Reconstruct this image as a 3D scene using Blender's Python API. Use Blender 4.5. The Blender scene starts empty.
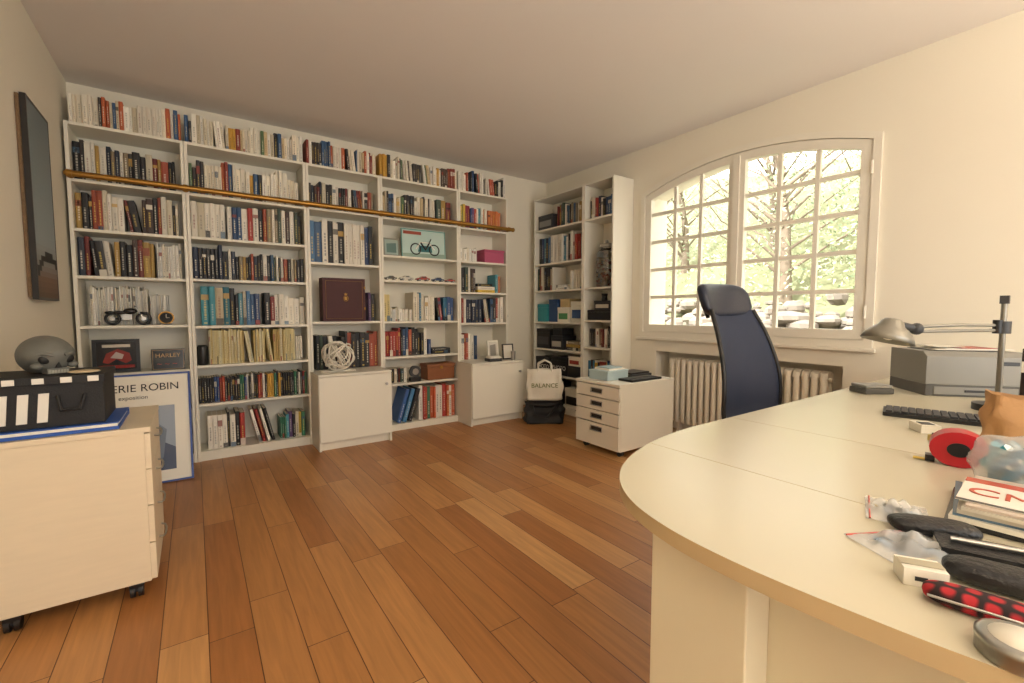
import bpy, math, random
from mathutils import Vector, Matrix
scene=bpy.context.scene
COL=scene.collection
# ---------------------------------------------------------------- helpers
def lin(c):
    return tuple((x/12.92 if x<=.04045 else ((x+.055)/1.055)**2.4) for x in c)
def rgb(h):
    h=h.lstrip('#'); return tuple(int(h[i:i+2],16)/255 for i in (0,2,4))
MATS={}
def mat(name,h='#ffffff',rough=.5,metal=0,bump=0,bscale=60,var=0,vscale=6,trans=0,coat=0,alpha=1,attr=False,emit=None,estr=0,stretch=None):
    if name in MATS: return MATS[name]
    m=bpy.data.materials.new(name); m.use_nodes=True; nt=m.node_tree; b=nt.nodes['Principled BSDF']
    c=lin(rgb(h))+(1,)
    b.inputs['Base Color'].default_value=c; b.inputs['Roughness'].default_value=rough; b.inputs['Metallic'].default_value=metal
    if trans: b.inputs['Transmission Weight'].default_value=trans
    if coat: b.inputs['Coat Weight'].default_value=coat
    if alpha<1: b.inputs['Alpha'].default_value=alpha
    if emit: b.inputs['Emission Color'].default_value=lin(rgb(emit))+(1,); b.inputs['Emission Strength'].default_value=estr
    if attr:
        a=nt.nodes.new('ShaderNodeAttribute'); a.attribute_name='Col'; nt.links.new(a.outputs['Color'],b.inputs['Base Color'])
    if var or bump:
        tc=nt.nodes.new('ShaderNodeTexCoord'); mp=nt.nodes.new('ShaderNodeMapping'); nt.links.new(tc.outputs['Object'],mp.inputs['Vector'])
        if stretch: mp.inputs['Scale'].default_value=stretch
        if var:
            n=nt.nodes.new('ShaderNodeTexNoise'); n.inputs['Scale'].default_value=vscale; n.inputs['Detail'].default_value=5
            nt.links.new(mp.outputs['Vector'],n.inputs['Vector'])
            mx=nt.nodes.new('ShaderNodeMix'); mx.data_type='RGBA'
            mx.inputs[6].default_value=tuple(x*(1-var) for x in c[:3])+(1,); mx.inputs[7].default_value=tuple(min(1,x*(1+var)) for x in c[:3])+(1,)
            nt.links.new(n.outputs['Fac'],mx.inputs[0]); nt.links.new(mx.outputs[2],b.inputs['Base Color'])
        if bump:
            n2=nt.nodes.new('ShaderNodeTexNoise'); n2.inputs['Scale'].default_value=bscale; n2.inputs['Detail'].default_value=4
            nt.links.new(mp.outputs['Vector'],n2.inputs['Vector'])
            bp=nt.nodes.new('ShaderNodeBump'); bp.inputs['Strength'].default_value=bump; bp.inputs['Distance'].default_value=.01
            nt.links.new(n2.outputs['Fac'],bp.inputs['Height']); nt.links.new(bp.outputs['Normal'],b.inputs['Normal'])
    MATS[name]=m; return m
def C(h): return lin(rgb(h))
class M:
    def __init__(s): s.v=[];s.f=[];s.fm=[];s.fc=[];s.sm=[];s.mats=[];s.T=Matrix()
    def add(s,vs,fs,m,col=(1,1,1),smooth=False):
        if m not in s.mats: s.mats.append(m)
        k=s.mats.index(m); o=len(s.v)
        s.v+= [tuple(s.T@Vector(p)) for p in vs]
        for f in fs: s.f.append(tuple(o+i for i in f)); s.fm.append(k); s.fc.append(col); s.sm.append(smooth)
    def box(s,a,b,m,col=(1,1,1)):
        x0,y0,z0=[min(p,q) for p,q in zip(a,b)]; x1,y1,z1=[max(p,q) for p,q in zip(a,b)]
        s.add([(x0,y0,z0),(x1,y0,z0),(x1,y1,z0),(x0,y1,z0),(x0,y0,z1),(x1,y0,z1),(x1,y1,z1),(x0,y1,z1)],
              [(0,3,2,1),(4,5,6,7),(0,1,5,4),(1,2,6,5),(2,3,7,6),(3,0,4,7)],m,col)
    def prism(s,poly,ax,lo,hi,m,col=(1,1,1),side=None,smooth=False):
        def P(p,h): return (h,p[0],p[1]) if ax==0 else ((p[0],h,p[1]) if ax==1 else (p[0],p[1],h))
        n=len(poly); vs=[P(p,lo) for p in poly]+[P(p,hi) for p in poly]
        s.add(vs,[tuple(range(n))[::-1],tuple(range(n,2*n))],m,col)
        s.add(vs,[(i,(i+1)%n,n+(i+1)%n,n+i) for i in range(n)],side or m,col,smooth)
    def cyl(s,p0,p1,r0,r1=None,m=None,seg=16,col=(1,1,1),cap=True,smooth=True):
        if r1 is None: r1=r0
        p0=Vector(p0);p1=Vector(p1);d=(p1-p0).normalized(); a=d.orthogonal().normalized(); b=d.cross(a)
        vs=[]
        for p,r in((p0,r0),(p1,r1)):
            for i in range(seg):
                t=2*math.pi*i/seg; vs.append(p+a*math.cos(t)*r+b*math.sin(t)*r)
        s.add(vs,[(i,(i+1)%seg,seg+(i+1)%seg,seg+i) for i in range(seg)],m,col,smooth)
        if cap: s.add(vs,[tuple(range(seg))[::-1],tuple(range(seg,2*seg))],m,col)
    def lathe(s,prof,c,m,seg=24,col=(1,1,1),axis=(0,0,1),smooth=True):
        c=Vector(c); d=Vector(axis).normalized(); a=d.orthogonal().normalized(); b=d.cross(a); vs=[];n=len(prof)
        for r,h in prof:
            for i in range(seg):
                t=2*math.pi*i/seg; vs.append(c+d*h+a*math.cos(t)*r+b*math.sin(t)*r)
        s.add(vs,[(k*seg+i,k*seg+(i+1)%seg,(k+1)*seg+(i+1)%seg,(k+1)*seg+i) for k in range(n-1) for i in range(seg)],m,col,smooth)
    def tube(s,pts,r,m,seg=8,col=(1,1,1),closed=False):
        pts=[Vector(p) for p in pts]; n=len(pts); vs=[]; up=None
        for i,p in enumerate(pts):
            q0=pts[i-1] if (i>0 or closed) else p; q1=pts[(i+1)%n] if (i<n-1 or closed) else p
            d=(q1-q0).normalized()
            if up is None: up=d.orthogonal().normalized()
            up=(up-d*up.dot(d)); up=up.normalized() if up.length>1e-6 else d.orthogonal().normalized()
            b=d.cross(up); rr=r[i] if isinstance(r,(list,tuple)) else r
            for k in range(seg):
                t=2*math.pi*k/seg; vs.append(p+up*math.cos(t)*rr+b*math.sin(t)*rr)
        L=n if closed else n-1
        s.add(vs,[(i*seg+k,i*seg+(k+1)%seg,((i+1)%n)*seg+(k+1)%seg,((i+1)%n)*seg+k) for i in range(L) for k in range(seg)],m,col,True)
        if not closed: s.add(vs,[tuple(range(seg))[::-1],tuple(range((n-1)*seg,n*seg))],m,col)
    def ball(s,c,r,m,seg=16,rings=10,col=(1,1,1),sq=(1,1,1),fn=None,a0=0,a1=math.pi):
        vs=[]
        for j in range(rings+1):
            ph=a0+(a1-a0)*j/rings
            for i in range(seg):
                t=2*math.pi*i/seg
                p=Vector((math.sin(ph)*math.cos(t)*sq[0],math.sin(ph)*math.sin(t)*sq[1],math.cos(ph)*sq[2]))*r
                if fn: p=fn(p)
                vs.append(Vector(c)+p)
        s.add(vs,[(j*seg+i,(j+1)*seg+i,(j+1)*seg+(i+1)%seg,j*seg+(i+1)%seg) for j in range(rings) for i in range(seg)],m,col,True)
    def grid(s,fn,nu,nv,m,col=(1,1,1),smooth=True):
        vs=[fn(i/nu,j/nv) for j in range(nv+1) for i in range(nu+1)]
        s.add(vs,[(j*(nu+1)+i,j*(nu+1)+i+1,(j+1)*(nu+1)+i+1,(j+1)*(nu+1)+i) for j in range(nv) for i in range(nu)],m,col,smooth)
    def build(s,name,loc=(0,0,0),rz=0,bevel=0,parent=None,solid=0,sub=0,seg=2):
        me=bpy.data.meshes.new(name); me.from_pydata(s.v,[],s.f); 
        for m in s.mats: me.materials.append(m)
        me.polygons.foreach_set('material_index',s.fm); me.polygons.foreach_set('use_smooth',s.sm)
        at=me.color_attributes.new('Col','FLOAT_COLOR','CORNER'); buf=[]
        for f,c in zip(s.f,s.fc): buf+=list(tuple(c[:3])+(1,))*len(f)
        at.data.foreach_set('color',buf); me.update()
        o=bpy.data.objects.new(name,me); COL.objects.link(o); o.location=loc; o.rotation_euler=(0,0,rz)
        if solid: d=o.modifiers.new('s','SOLIDIFY'); d.thickness=solid; d.offset=0
        if sub: d=o.modifiers.new('ss','SUBSURF'); d.levels=sub; d.render_levels=sub
        if bevel: d=o.modifiers.new('b','BEVEL'); d.width=bevel; d.segments=seg; d.limit_method='ANGLE'; d.angle_limit=.7
        if parent: o.parent=parent
        return o
def text(body,size,mat_,name,M4,parent=None,ext=.0005,align='LEFT',font_scale=(1,1)):
    cu=bpy.data.curves.new(name,'FONT'); cu.body=body; cu.size=size; cu.extrude=ext; cu.align_x=align
    o=bpy.data.objects.new(name,cu); COL.objects.link(o)
    bpy.context.view_layer.update()
    dg=bpy.context.evaluated_depsgraph_get(); me=bpy.data.meshes.new_from_object(o.evaluated_get(dg))
    bpy.data.objects.remove(o); o=bpy.data.objects.new(name,me); COL.objects.link(o)
    me.materials.clear(); me.materials.append(mat_)
    if parent:
        bpy.context.view_layer.update()
        o.parent=parent; o.matrix_local=parent.matrix_world.inverted()@M4
    else: o.matrix_world=M4
    return o
random.seed(7)
# ---------------------------------------------------------------- materials
m_wall=mat('wall_paint','#ebe4d3',.85,bump=.08,bscale=180,var=.02,vscale=2)
m_ceil=mat('ceiling_paint','#eae4de',.9,bump=.06,bscale=150,var=.02,vscale=1.5)
m_white=mat('white_laminate','#ebe6d7',.42,var=.015,vscale=3)
m_trim=mat('trim_paint','#ebe5d6',.5,var=.01,vscale=5)
m_winp=mat('window_paint','#ebe5d6',.42,var=.015,vscale=5)
m_rad=mat('radiator_enamel','#ece3d0',.4,var=.02,vscale=8)
m_brass=mat('brass','#a87d3c',.38,.85,var=.1,vscale=20)
m_chrome=mat('steel','#b8b8b6',.28,1,var=.03,vscale=20)
m_dgrey=mat('dark_grey','#3a3a3c',.5,var=.05,vscale=20)
m_black=mat('black_plastic','#161618',.4,var=.08,vscale=20)
m_birch=mat('birch','#e0d0b4',.45,var=.05,vscale=9,stretch=(1,1,8))
m_vc=mat('printed_covers',rough=.5,attr=True)
m_gloss=mat('glossy_prints',rough=.22,attr=True)
m_glass=mat('clear_glass','#ffffff',.02,trans=1)
m_paper=mat('paper','#efeadd',.8,var=.02,vscale=10)
m_ink=mat('ink','#1c1c1e',.7,var=.02)
m_wink=mat('white_ink','#ece8dc',.7,var=.02)
def floor_mat():
    m=bpy.data.materials.new('oak_floor'); m.use_nodes=True; nt=m.node_tree; b=nt.nodes['Principled BSDF']; N=nt.nodes; L=nt.links
    tc=N.new('ShaderNodeTexCoord'); sp=N.new('ShaderNodeSeparateXYZ'); L.new(tc.outputs['Object'],sp.inputs[0])
    def ma(op,a,b_=None,c=None):
        n=N.new('ShaderNodeMath'); n.operation=op
        for i,x in enumerate((a,b_,c)):
            if x is None: continue
            if isinstance(x,(int,float)): n.inputs[i].default_value=x
            else: L.new(x,n.inputs[i])
        return n.outputs[0]
    W=.132; LEN=1.0
    xr=ma('DIVIDE',sp.outputs[0],W); row=ma('FLOOR',xr); fx=ma('FRACT',xr)
    wn=N.new('ShaderNodeTexWhiteNoise'); wn.noise_dimensions='1D'; L.new(row,wn.inputs['W'])
    yy=ma('ADD',ma('DIVIDE',sp.outputs[1],LEN),ma('MULTIPLY',wn.outputs['Value'],7.3)); cl=ma('FLOOR',yy); fy=ma('FRACT',yy)
    cb=N.new('ShaderNodeCombineXYZ'); L.new(row,cb.inputs[0]); L.new(cl,cb.inputs[1])
    w2=N.new('ShaderNodeTexWhiteNoise'); w2.noise_dimensions='2D'; L.new(cb.outputs[0],w2.inputs['Vector'])
    cr=N.new('ShaderNodeValToRGB'); e=cr.color_ramp.elements
    cols=[(0,'#a46c3c'),(.3,'#ae7845'),(.6,'#b6804c'),(.85,'#bf8a54'),(1,'#d0a26c')]
    e[0].color=lin(rgb(cols[0][1]))+(1,); e[1].color=lin(rgb(cols[-1][1]))+(1,)
    for p,h in cols[1:-1]: q=e.new(p); q.color=lin(rgb(h))+(1,)
    L.new(w2.outputs['Value'],cr.inputs[0])
    cb2=N.new('ShaderNodeCombineXYZ'); L.new(ma('MULTIPLY',sp.outputs[0],34),cb2.inputs[0]); L.new(ma('MULTIPLY',sp.outputs[1],2.2),cb2.inputs[1]); L.new(ma('MULTIPLY',w2.outputs['Value'],50),cb2.inputs[2])
    g=N.new('ShaderNodeTexNoise'); g.inputs['Scale'].default_value=1.4; g.inputs['Detail'].default_value=6; g.inputs['Distortion'].default_value=.6; L.new(cb2.outputs[0],g.inputs['Vector'])
    mr=N.new('ShaderNodeMapRange'); mr.inputs[1].default_value=.3; mr.inputs[2].default_value=.7; mr.inputs[3].default_value=.84; mr.inputs[4].default_value=1.12; L.new(g.outputs['Fac'],mr.inputs[0])
    mx=N.new('ShaderNodeMix'); mx.data_type='RGBA'; mx.blend_type='MULTIPLY'; mx.inputs[0].default_value=1
    L.new(cr.outputs[0],mx.inputs[6]); L.new(mr.outputs[0],mx.inputs[7])
    dx=ma('MULTIPLY',ma('MINIMUM',fx,ma('SUBTRACT',1,fx)),W); dy=ma('MULTIPLY',ma('MINIMUM',fy,ma('SUBTRACT',1,fy)),LEN)
    d=ma('MINIMUM',dx,dy); mask=ma('GREATER_THAN',d,.0015)
    m2=N.new('ShaderNodeMix'); m2.data_type='RGBA'; m2.inputs[6].default_value=lin(rgb('#55301a'))+(1,); L.new(mask,m2.inputs[0]); L.new(mx.outputs[2],m2.inputs[7])
    L.new(m2.outputs[2],b.inputs['Base Color'])
    b.inputs['Roughness'].default_value=.38
    bp=N.new('ShaderNodeBump'); bp.inputs['Strength'].default_value=.25; bp.inputs['Distance'].default_value=.002
    mr2=N.new('ShaderNodeMapRange'); mr2.inputs[2].default_value=.003; L.new(d,mr2.inputs[0]); L.new(mr2.outputs[0],bp.inputs['Height']); L.new(bp.outputs['Normal'],b.inputs['Normal'])
    return m
m_floor=floor_mat()
# ---------------------------------------------------------------- room shell
XL,XR,YB,YF,H=-.64,3.5,4.25,-1.9,2.63
def simple(name,a,b,m,bevel=0):
    o=M(); o.box(a,b,m); return o.build(name,bevel=bevel)
simple('floor',(XL-.2,YF-.2,-.1),(XR+.4,YB+.2,0),m_floor)
simple('ceiling',(XL-.2,YF-.2,H),(XR+.4,YB+.2,H+.15),m_ceil)
simple('wall_left',(XL-.2,YF-.2,0),(XL,YB+.2,H),m_wall)
simple('wall_back',(XL,YB,0),(XR,YB+.2,H),m_wall)
o=M(); o.box((XL,YF-.2,0),(-.1,YF,H),m_wall); o.box((2.9,YF-.2,0),(XR,YF,H),m_wall); o.box((-.1,YF-.2,2.3),(2.9,YF,H),m_wall); o.build('wall_front')
o=M()
for x in (-.1,.9,1.9,2.85):
    o.box((x,YF-.12,0),(x+.05,YF-.06,2.3),m_winp)
o.box((-.1,YF-.12,0),(2.9,YF-.06,.06),m_winp); o.box((-.1,YF-.12,2.24),(2.9,YF-.06,2.3),m_winp); o.build('fill_opening_frame')  # opening behind the camera, added to let in sky light as frontal fill
WC,WHW=1.913,.898
Y0,Y1=WC-WHW,WC+WHW
def arch(y,off=0): return 2.36-.17*((y-WC)/WHW)**2-off
WZ=.89; D=.36
o=M()
nY0,nY1,nZ=1.157,2.637,.74
o.box((XR,YF-.2,0),(XR+D,Y0,H),m_wall); o.box((XR,Y1,0),(XR+D,YB+.2,H),m_wall)
o.box((XR,Y0,nZ),(XR+D,Y1,WZ),m_wall)
o.box((XR,Y0,0),(XR+D,nY0,nZ),m_wall); o.box((XR,nY1,0),(XR+D,Y1,nZ),m_wall); o.box((XR+.2,nY0,0),(XR+D,nY1,nZ),m_wall)
N=24
poly=[(Y0+(Y1-Y0)*i/N,arch(Y0+(Y1-Y0)*i/N)) for i in range(N+1)]
for i in range(N):
    a,b=poly[i],poly[i+1]
    o.prism([a,b,(b[0],H),(a[0],H)],0,XR,XR+D,m_wall)
o.build('wall_right')
# window
wo=M()
def ring(o,y0,y1,z0,topoff,w,wb,x0,x1,n=16,m=m_winp):
    o.prism([(y0,z0+wb),(y0+w,z0+wb),(y0+w,arch(y0+w,topoff+w)),(y0,arch(y0,topoff+w))],0,x0,x1,m)
    o.prism([(y1-w,z0+wb),(y1,z0+wb),(y1,arch(y1,topoff+w)),(y1-w,arch(y1-w,topoff+w))],0,x0,x1,m)
    o.box((x0,y0,z0),(x1,y1,z0+wb),m)
    lo=[];hi=[]
    for i in range(n+1):
        a=y0+(y1-y0)*i/n; lo.append((a,arch(a,topoff+w))); hi.append((a,arch(a,topoff)))
    vs=[(x0,)+p for p in lo]+[(x0,)+p for p in hi]+[(x1,)+p for p in lo]+[(x1,)+p for p in hi]; k=n+1; fs=[]
    for i in range(n): fs+=[(i,i+1,k+i+1,k+i),(2*k+i,3*k+i,3*k+i+1,2*k+i+1),(i,2*k+i,2*k+i+1,i+1),(k+i,k+i+1,3*k+i+1,3*k+i)]
    fs+=[(0,k,3*k,2*k),(n,2*k+n,3*k+n,k+n)]
    o.add(vs,fs,m)
ring(wo,Y0-.012,Y1+.012,WZ-.022,-.015,.045,.05,XR-.022,XR-.0005,24)
ring(wo,Y0+.001,Y1-.001,WZ+.001,.001,.05,.05,XR+.0,XR+.06,24)
for (a,b) in ((Y0+.035,WC-.001),(WC+.001,Y1-.035)):
    ring(wo,a,b,WZ+.033,.035,.062,.062,XR-.012,XR+.04)
    ya,yb=a+.062,b-.062
    for k in (1,2):
        y=ya+(yb-ya)*k/3; wo.box((XR+.0,y-.014,WZ+.09),(XR+.030,y+.014,arch(y,.09)),m_winp)
    for k in range(1,5):
        z=.985+.252*k; wo.box((XR+.003,ya-.01,z-.014),(XR+.032,yb+.01,z+.014),m_winp)
wo.box((XR-.026,WC-.026,WZ+.035),(XR-.0125,WC+.026,arch(WC,.06)),m_winp)
wo.box((XR-.034,WC-.014,1.14),(XR-.0265,WC+.014,1.27),m_brass)
wo.cyl((XR-.03,WC,1.2),(XR-.07,WC,1.2),.008,m=m_brass); wo.cyl((XR-.065,WC+.01,1.2),(XR-.065,WC-.09,1.205),.008,.006,m=m_brass)
for z in (1.1,2.0):
    for y in (Y0+.034,Y1-.034): wo.cyl((XR-.022,y,z-.04),(XR-.022,y,z+.04),.008,m=m_winp)
wo.build('window_1')
simple('trim_1',(XR-.035,Y0-.03,WZ-.046),(XR-.0005,Y1+.03,WZ-.0225),m_winp,.004)
simple('baseboard_left',(XL,YF,0),(XL+.012,3.97,.08),m_trim,.003)
o=M(); o.box((XR-.012,YF,0),(XR,nY0,.08),m_trim); o.box((XR-.012,nY1,0),(XR,2.9,.08),m_trim); o.build('baseboard_right',bevel=.003)
o=M(); o.box((2.76,YB-.012,0),(3.22,YB,.08),m_trim); o.build('baseboard_back',bevel=.003)
# radiator
o=M(); n=22; 
for i in range(n):
    y=1.28+i*.0575
    for x in (XR+.045,XR+.125):
        o.tube([(x,y,.11),(x,y,.2),(x,y,.4),(x,y,.58),(x,y,.67)],[.020,.023,.022,.023,.020],m_rad,8)
    o.prism([(XR+.03,.64),(XR+.04,.675),(XR+.085,.69),(XR+.13,.675),(XR+.14,.64)],1,y-.024,y+.024,m_rad)
    o.prism([(XR+.03,.14),(XR+.04,.105),(XR+.13,.105),(XR+.14,.14)],1,y-.024,y+.024,m_rad)
o.cyl((XR+.085,1.24,.63),(XR+.085,1.28+21*.0575+.03,.63),.018,m=m_rad); o.cyl((XR+.085,1.24,.15),(XR+.085,2.55,.15),.018,m=m_rad)
o.cyl((XR+.085,1.24,.15),(XR+.085,1.2,.15),.012,m=m_rad); o.cyl((XR+.085,1.2,.0),(XR+.085,1.2,.17),.01,m=m_rad); o.cyl((XR+.085,1.2,.17),(XR+.085,1.2,.23),.02,m=m_winp)
for i in (1,20): o.box((XR+.06,1.265+i*.0575,0),(XR+.11,1.295+i*.0575,.12),m_rad)
o.build('radiator',bevel=.004)
# ---------------------------------------------------------------- bookcases
PAL={
'novel':['#e9e2d0','#efe9da','#ddd2b8','#e6dcc6','#cfc3a8','#f0ece0','#8a3c30','#b8603c','#3b3a3c','#3c5c80','#c9b48c','#c8983c','#5c7450','#d8d0c0','#e9e2d0','#3a3230','#4a3c34','#e6dcc6'],
'dark':['#1b1b1e','#2c2a2c','#1c1d21','#2b2a2c','#443430','#6c2c28','#d8d2c4','#e6e0d2','#242c3c','#34506c','#9a4a34','#3c4c40','#c8bfa8','#8a7c64','#e6e0d2','#1c1d21','#a88848'],
'darkblue':['#1f2a40','#2a4068','#1b1c20','#38587c','#4a749c','#26272b','#dcd6c8','#9e3e32','#4a7c8c','#e8e2d4','#26272b','#c8c0ac'],
'color':['#a84838','#d8d0bc','#2f6c8c','#dcb84a','#3c7a5c','#1c1d20','#e9e4d6','#c4703c','#5c4470','#4f9cac','#8c2c3c','#efe8d8','#2c4c80','#e0d8c4','#2a2a2c'],
'white':['#efebe0','#e8e2d2','#f2efe6','#ddd5c2','#e9e5da','#d9d9d4'],
'yellow':['#e2d298','#e8dcac','#ece6c8','#d6c284','#e4d8a6','#c8ae6c','#ebe4c6','#dcd4b4'],
'dvd':['#141416','#1a1a1d','#101012','#26262a','#8a2620','#b0482c','#24467a','#dcd6ca','#c89c40','#1a1a1d','#2c6a4c','#141416'],
'teal':['#2f7c90','#3f90a0','#e8e2d2','#efebe0','#246474','#e4dece','#17181c','#c0b090','#e8e2d2'],
'bwr':['#1a1a1c','#e8e2d4','#a0342c','#efe9dc','#202024','#b85c44','#1a1a1c','#e8e2d4','#2c4a70'],
'flag':['#284c98','#2f60a8','#efebe0','#e6e0d2','#b03a32','#a02c28','#efebe0','#3a7458','#c8603c','#b03a32'],
}
def var(c,a=.12):
    k=1+random.uniform(-a,a); return tuple(max(0,min(1,x*k)) for x in c)
def mixc(a,b,k): return tuple(p*(1-k)+q*k for p,q in zip(a,b))
def book(m,x,z,t,h,d,y0,c,lean=0,deco=True,flat=False,mt=None):
    mt=mt or m_vc
    old=m.T.copy()
    if flat: m.T=old@Matrix.Translation((x,0,z))@Matrix.Rotation(math.radians(90),4,'Y')@Matrix.Translation((-t,0,0)); x=0;z=0
    elif lean>0: m.T=old@Matrix.Translation((x+t,0,z))@Matrix.Rotation(lean,4,'Y')@Matrix.Translation((-x-t,0,-z))
    elif lean<0: m.T=old@Matrix.Translation((x,0,z))@Matrix.Rotation(lean,4,'Y')@Matrix.Translation((-x,0,-z))
    P=[(x,y0+d),(x,y0+.003),(x+.25*t,y0),(x+.75*t,y0),(x+t,y0+.003),(x+t,y0+d)]
    n=6; vs=[(a,b,z) for a,b in P]+[(a,b,z+h) for a,b in P]
    m.add(vs,[(0,1,7,6),(1,2,8,7),(2,3,9,8),(3,4,10,9),(4,5,11,10),(5,0,6,11),(5,4,3,2,1,0)],mt,c)
    m.add(vs,[(6,7,8,9,10,11)],mt,c)
    m.add([(x+.1*t,y0+.01,z+h-.0+.0008),(x+.9*t,y0+.01,z+h+.0008),(x+.9*t,y0+d,z+h+.0008),(x+.1*t,y0+d,z+h+.0008)],[(0,1,2,3)],mt,C('#e4dac2'))
    if deco:
        lum=sum(c)/3; ink=random.choice([C('#f0ead8'),C('#e8c860'),C('#f0ead8')]) if lum<.3 else random.choice([C('#1c1c20'),C('#7a1c18'),C('#1f3050'),C('#2a2a2a')])
        ink=mixc(c,ink,random.uniform(.3,.65))
        def q(a,b,z0,z1,cc): m.add([(x+a*t,y0-.0007,z+z0*h),(x+b*t,y0-.0007,z+z0*h),(x+b*t,y0-.0007,z+z1*h),(x+a*t,y0-.0007,z+z1*h)],[(0,1,2,3)],mt,cc)
        r=random.random()
        if r<.16: q(.02,.98,random.uniform(.6,.72),random.uniform(.78,.86),mixc(c,random.choice([C('#e9e2d0'),C('#8c3a30'),C('#1c1c20'),C('#c8a050'),C('#3f5a70')]),.8))
        if r>.86: q(.02,.98,.0,random.uniform(.1,.25),mixc(c,random.choice([C('#e9e2d0'),C('#a04030'),C('#1c1c20'),C('#406a8a')]),.8))
        zz=random.uniform(.12,.25); end=random.uniform(.55,.85)
        while zz<end:
            l=random.uniform(.02,.07); q(.37,.63,zz,min(zz+l,end),ink); zz+=l+.02
        if random.random()<.4: q(.3,.7,.04,.08,ink)
    m.T=old
def row(m,x0,x1,z,pal,hr=(.18,.24),tr=(.012,.032),y0=.05,d=.16,maxh=9,leanp=.035,flatp=.0):
    x=x0; P=[C(h) for h in PAL[pal]]
    runs=0
    while x<x1-.008:
        if runs<=0: hh=random.uniform(*hr); runs=random.randint(1,5); ser=random.random()<.3; pc=random.choice(P); tt=random.uniform(*tr)
        runs-=1
        h=min(maxh,hh+random.uniform(-.012,.012) if not ser else hh); t=tt if ser else random.uniform(*tr); c=var(pc,.05) if ser else var(random.choice(P))
        if random.random()<flatp and x1-x>.24:
            zz=z; k=random.randint(2,6)
            for i in range(k):
                t2=random.uniform(.015,.035); 
                if zz+t2-z>maxh: break
                book(m,x,zz,t2,random.uniform(.18,.215),d,y0+random.uniform(0,.02),var(random.choice(P)),flat=True); zz+=t2+.001
            x+=.225; continue
        if x+t>x1: break
        if random.random()<leanp and x>x0+.05 and x1-x>.2:
            a=random.uniform(.06,.16); k=random.randint(2,4); x+=h*math.sin(a)
            for i in range(k):
                t=random.uniform(*tr)
                book(m,x,z,t,h*.98,d,y0+random.uniform(0,.02),var(random.choice(P)),lean=-a); x+=t/math.cos(a)+.001
            x+=t*.2
            continue
        book(m,x,z,t,h,d,y0+random.uniform(0,.03),c); x+=t+random.uniform(.0003,.0015)
SH=.019
def bookcase(loc,rz,w,shelves,top,depth=.28):
    o=M(); t=.02
    o.box((0,0,0),(t,depth,top),m_white); o.box((w-t,0,0),(w,depth,top),m_white)
    o.box((t,depth-.006,.0),(w-t,depth-.001,top),m_white)
    o.box((t,0.001,top-SH),(w-t,depth-.006,top-.0),m_white)
    for z in shelves: o.box((t,.004,z-SH),(w-t,depth-.006,z),m_white)
    o.box((t,.008,0),(w-t,.02,shelves[0]-SH),m_white)
    return o.build('bookcase',loc,rz,bevel=.0015,seg=1)
XS=[-.622,-.016,.774,1.38,2.16,2.747]; YS=3.97
TOP=2.295
U=[
 [.07,.39,.69,1.01,1.335,1.635,1.945],
 [.07,.425,.71,1.0,1.34,1.64,1.945],
 [.61,1.02,1.51,1.95],
 [.06,.44,.69,1.015,1.39,1.61,1.945],
 [.61,.99,1.30,1.61,1.94]]
for i in range(5):
    sh=U[i] if U[i][0]<.2 else [.07]+U[i]
    bookcase((XS[i],YS-.002,0),0,XS[i+1]-XS[i]-.002,sh,TOP)
def books(i,rows,extra=None):
    m=M(); w=XS[i+1]-XS[i]
    for r in rows:
        z,a,b,pal=r[:4]; kw=r[4] if len(r)>4 else {}
        row(m,.024+a*(w-.05),.024+b*(w-.05),z+.001,pal,**kw)
    if extra: extra(m,w)
    return m.build('books',(XS[i],YS,0),0)
top=dict(hr=(.16,.21),tr=(.012,.03),y0=.01,d=.14,leanp=.09)
nv=dict(hr=(.19,.24),tr=(.012,.03))
bg=dict(hr=(.22,.27),tr=(.015,.038),y0=.03,d=.2)
books(0,[(TOP,0,1.03,'novel',top),(1.945,0,.97,'dark',dict(hr=(.2,.26),tr=(.015,.04))),(1.635,0,1,'dark',bg),(1.335,0,.72,'dark',dict(hr=(.22,.26),tr=(.02,.04))),(1.335,.72,1,'white',dict(hr=(.2,.25),tr=(.008,.02))),
   (1.01,.05,.62,'white',dict(hr=(.24,.26),tr=(.006,.012),y0=.1,d=.16)),(1.01,.62,.82,'white',dict(hr=(.2,.22),tr=(.004,.01),y0=.1,d=.14)),(.39,0,1,'dark',nv),(.07,0,1,'color',bg)])
books(1,[(TOP,-.02,1.03,'novel',top),(1.945,0,1,'novel',dict(hr=(.2,.26),tr=(.015,.035))),(1.64,0,.3,'dark',dict(hr=(.24,.27),tr=(.025,.045))),(1.64,.3,.62,'bwr',dict(hr=(.22,.25),tr=(.025,.045))),(1.64,.62,1,'dark',bg),
   (1.34,0,.36,'darkblue',bg),(1.34,.36,1,'dark',dict(hr=(.18,.23),tr=(.015,.03))),(1.0,.05,.34,'teal',dict(hr=(.24,.28),tr=(.03,.05))),(1.0,.34,.58,'darkblue',bg),(1.0,.7,1,'white',dict(hr=(.18,.25),tr=(.03,.05),flatp=.5)),
   (.71,.1,.9,'yellow',dict(hr=(.25,.262),tr=(.005,.011),y0=.02,d=.2)),(.71,.9,1,'white',nv),(.425,0,1,'dvd',dict(hr=(.185,.192),tr=(.014,.016),y0=.02,d=.14,leanp=0)),
   (.07,.06,.4,'bwr',bg),(.07,.72,1,'color',dict(hr=(.17,.22),tr=(.012,.03)))],
   lambda m,w:([book(m,.47,1.001,.04,.25,.18,.04,C('#1c1c20')),book(m,.512,1.001,.03,.22,.18,.04,C('#7a2c28'))],
               [book(m,.40+.032*k,.071,.02,.27,.2,.05,var(C(c)),lean=-.22) for k,c in enumerate(['#efebe0','#902a22','#e8e2d4','#1c1c20'])]))
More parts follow.
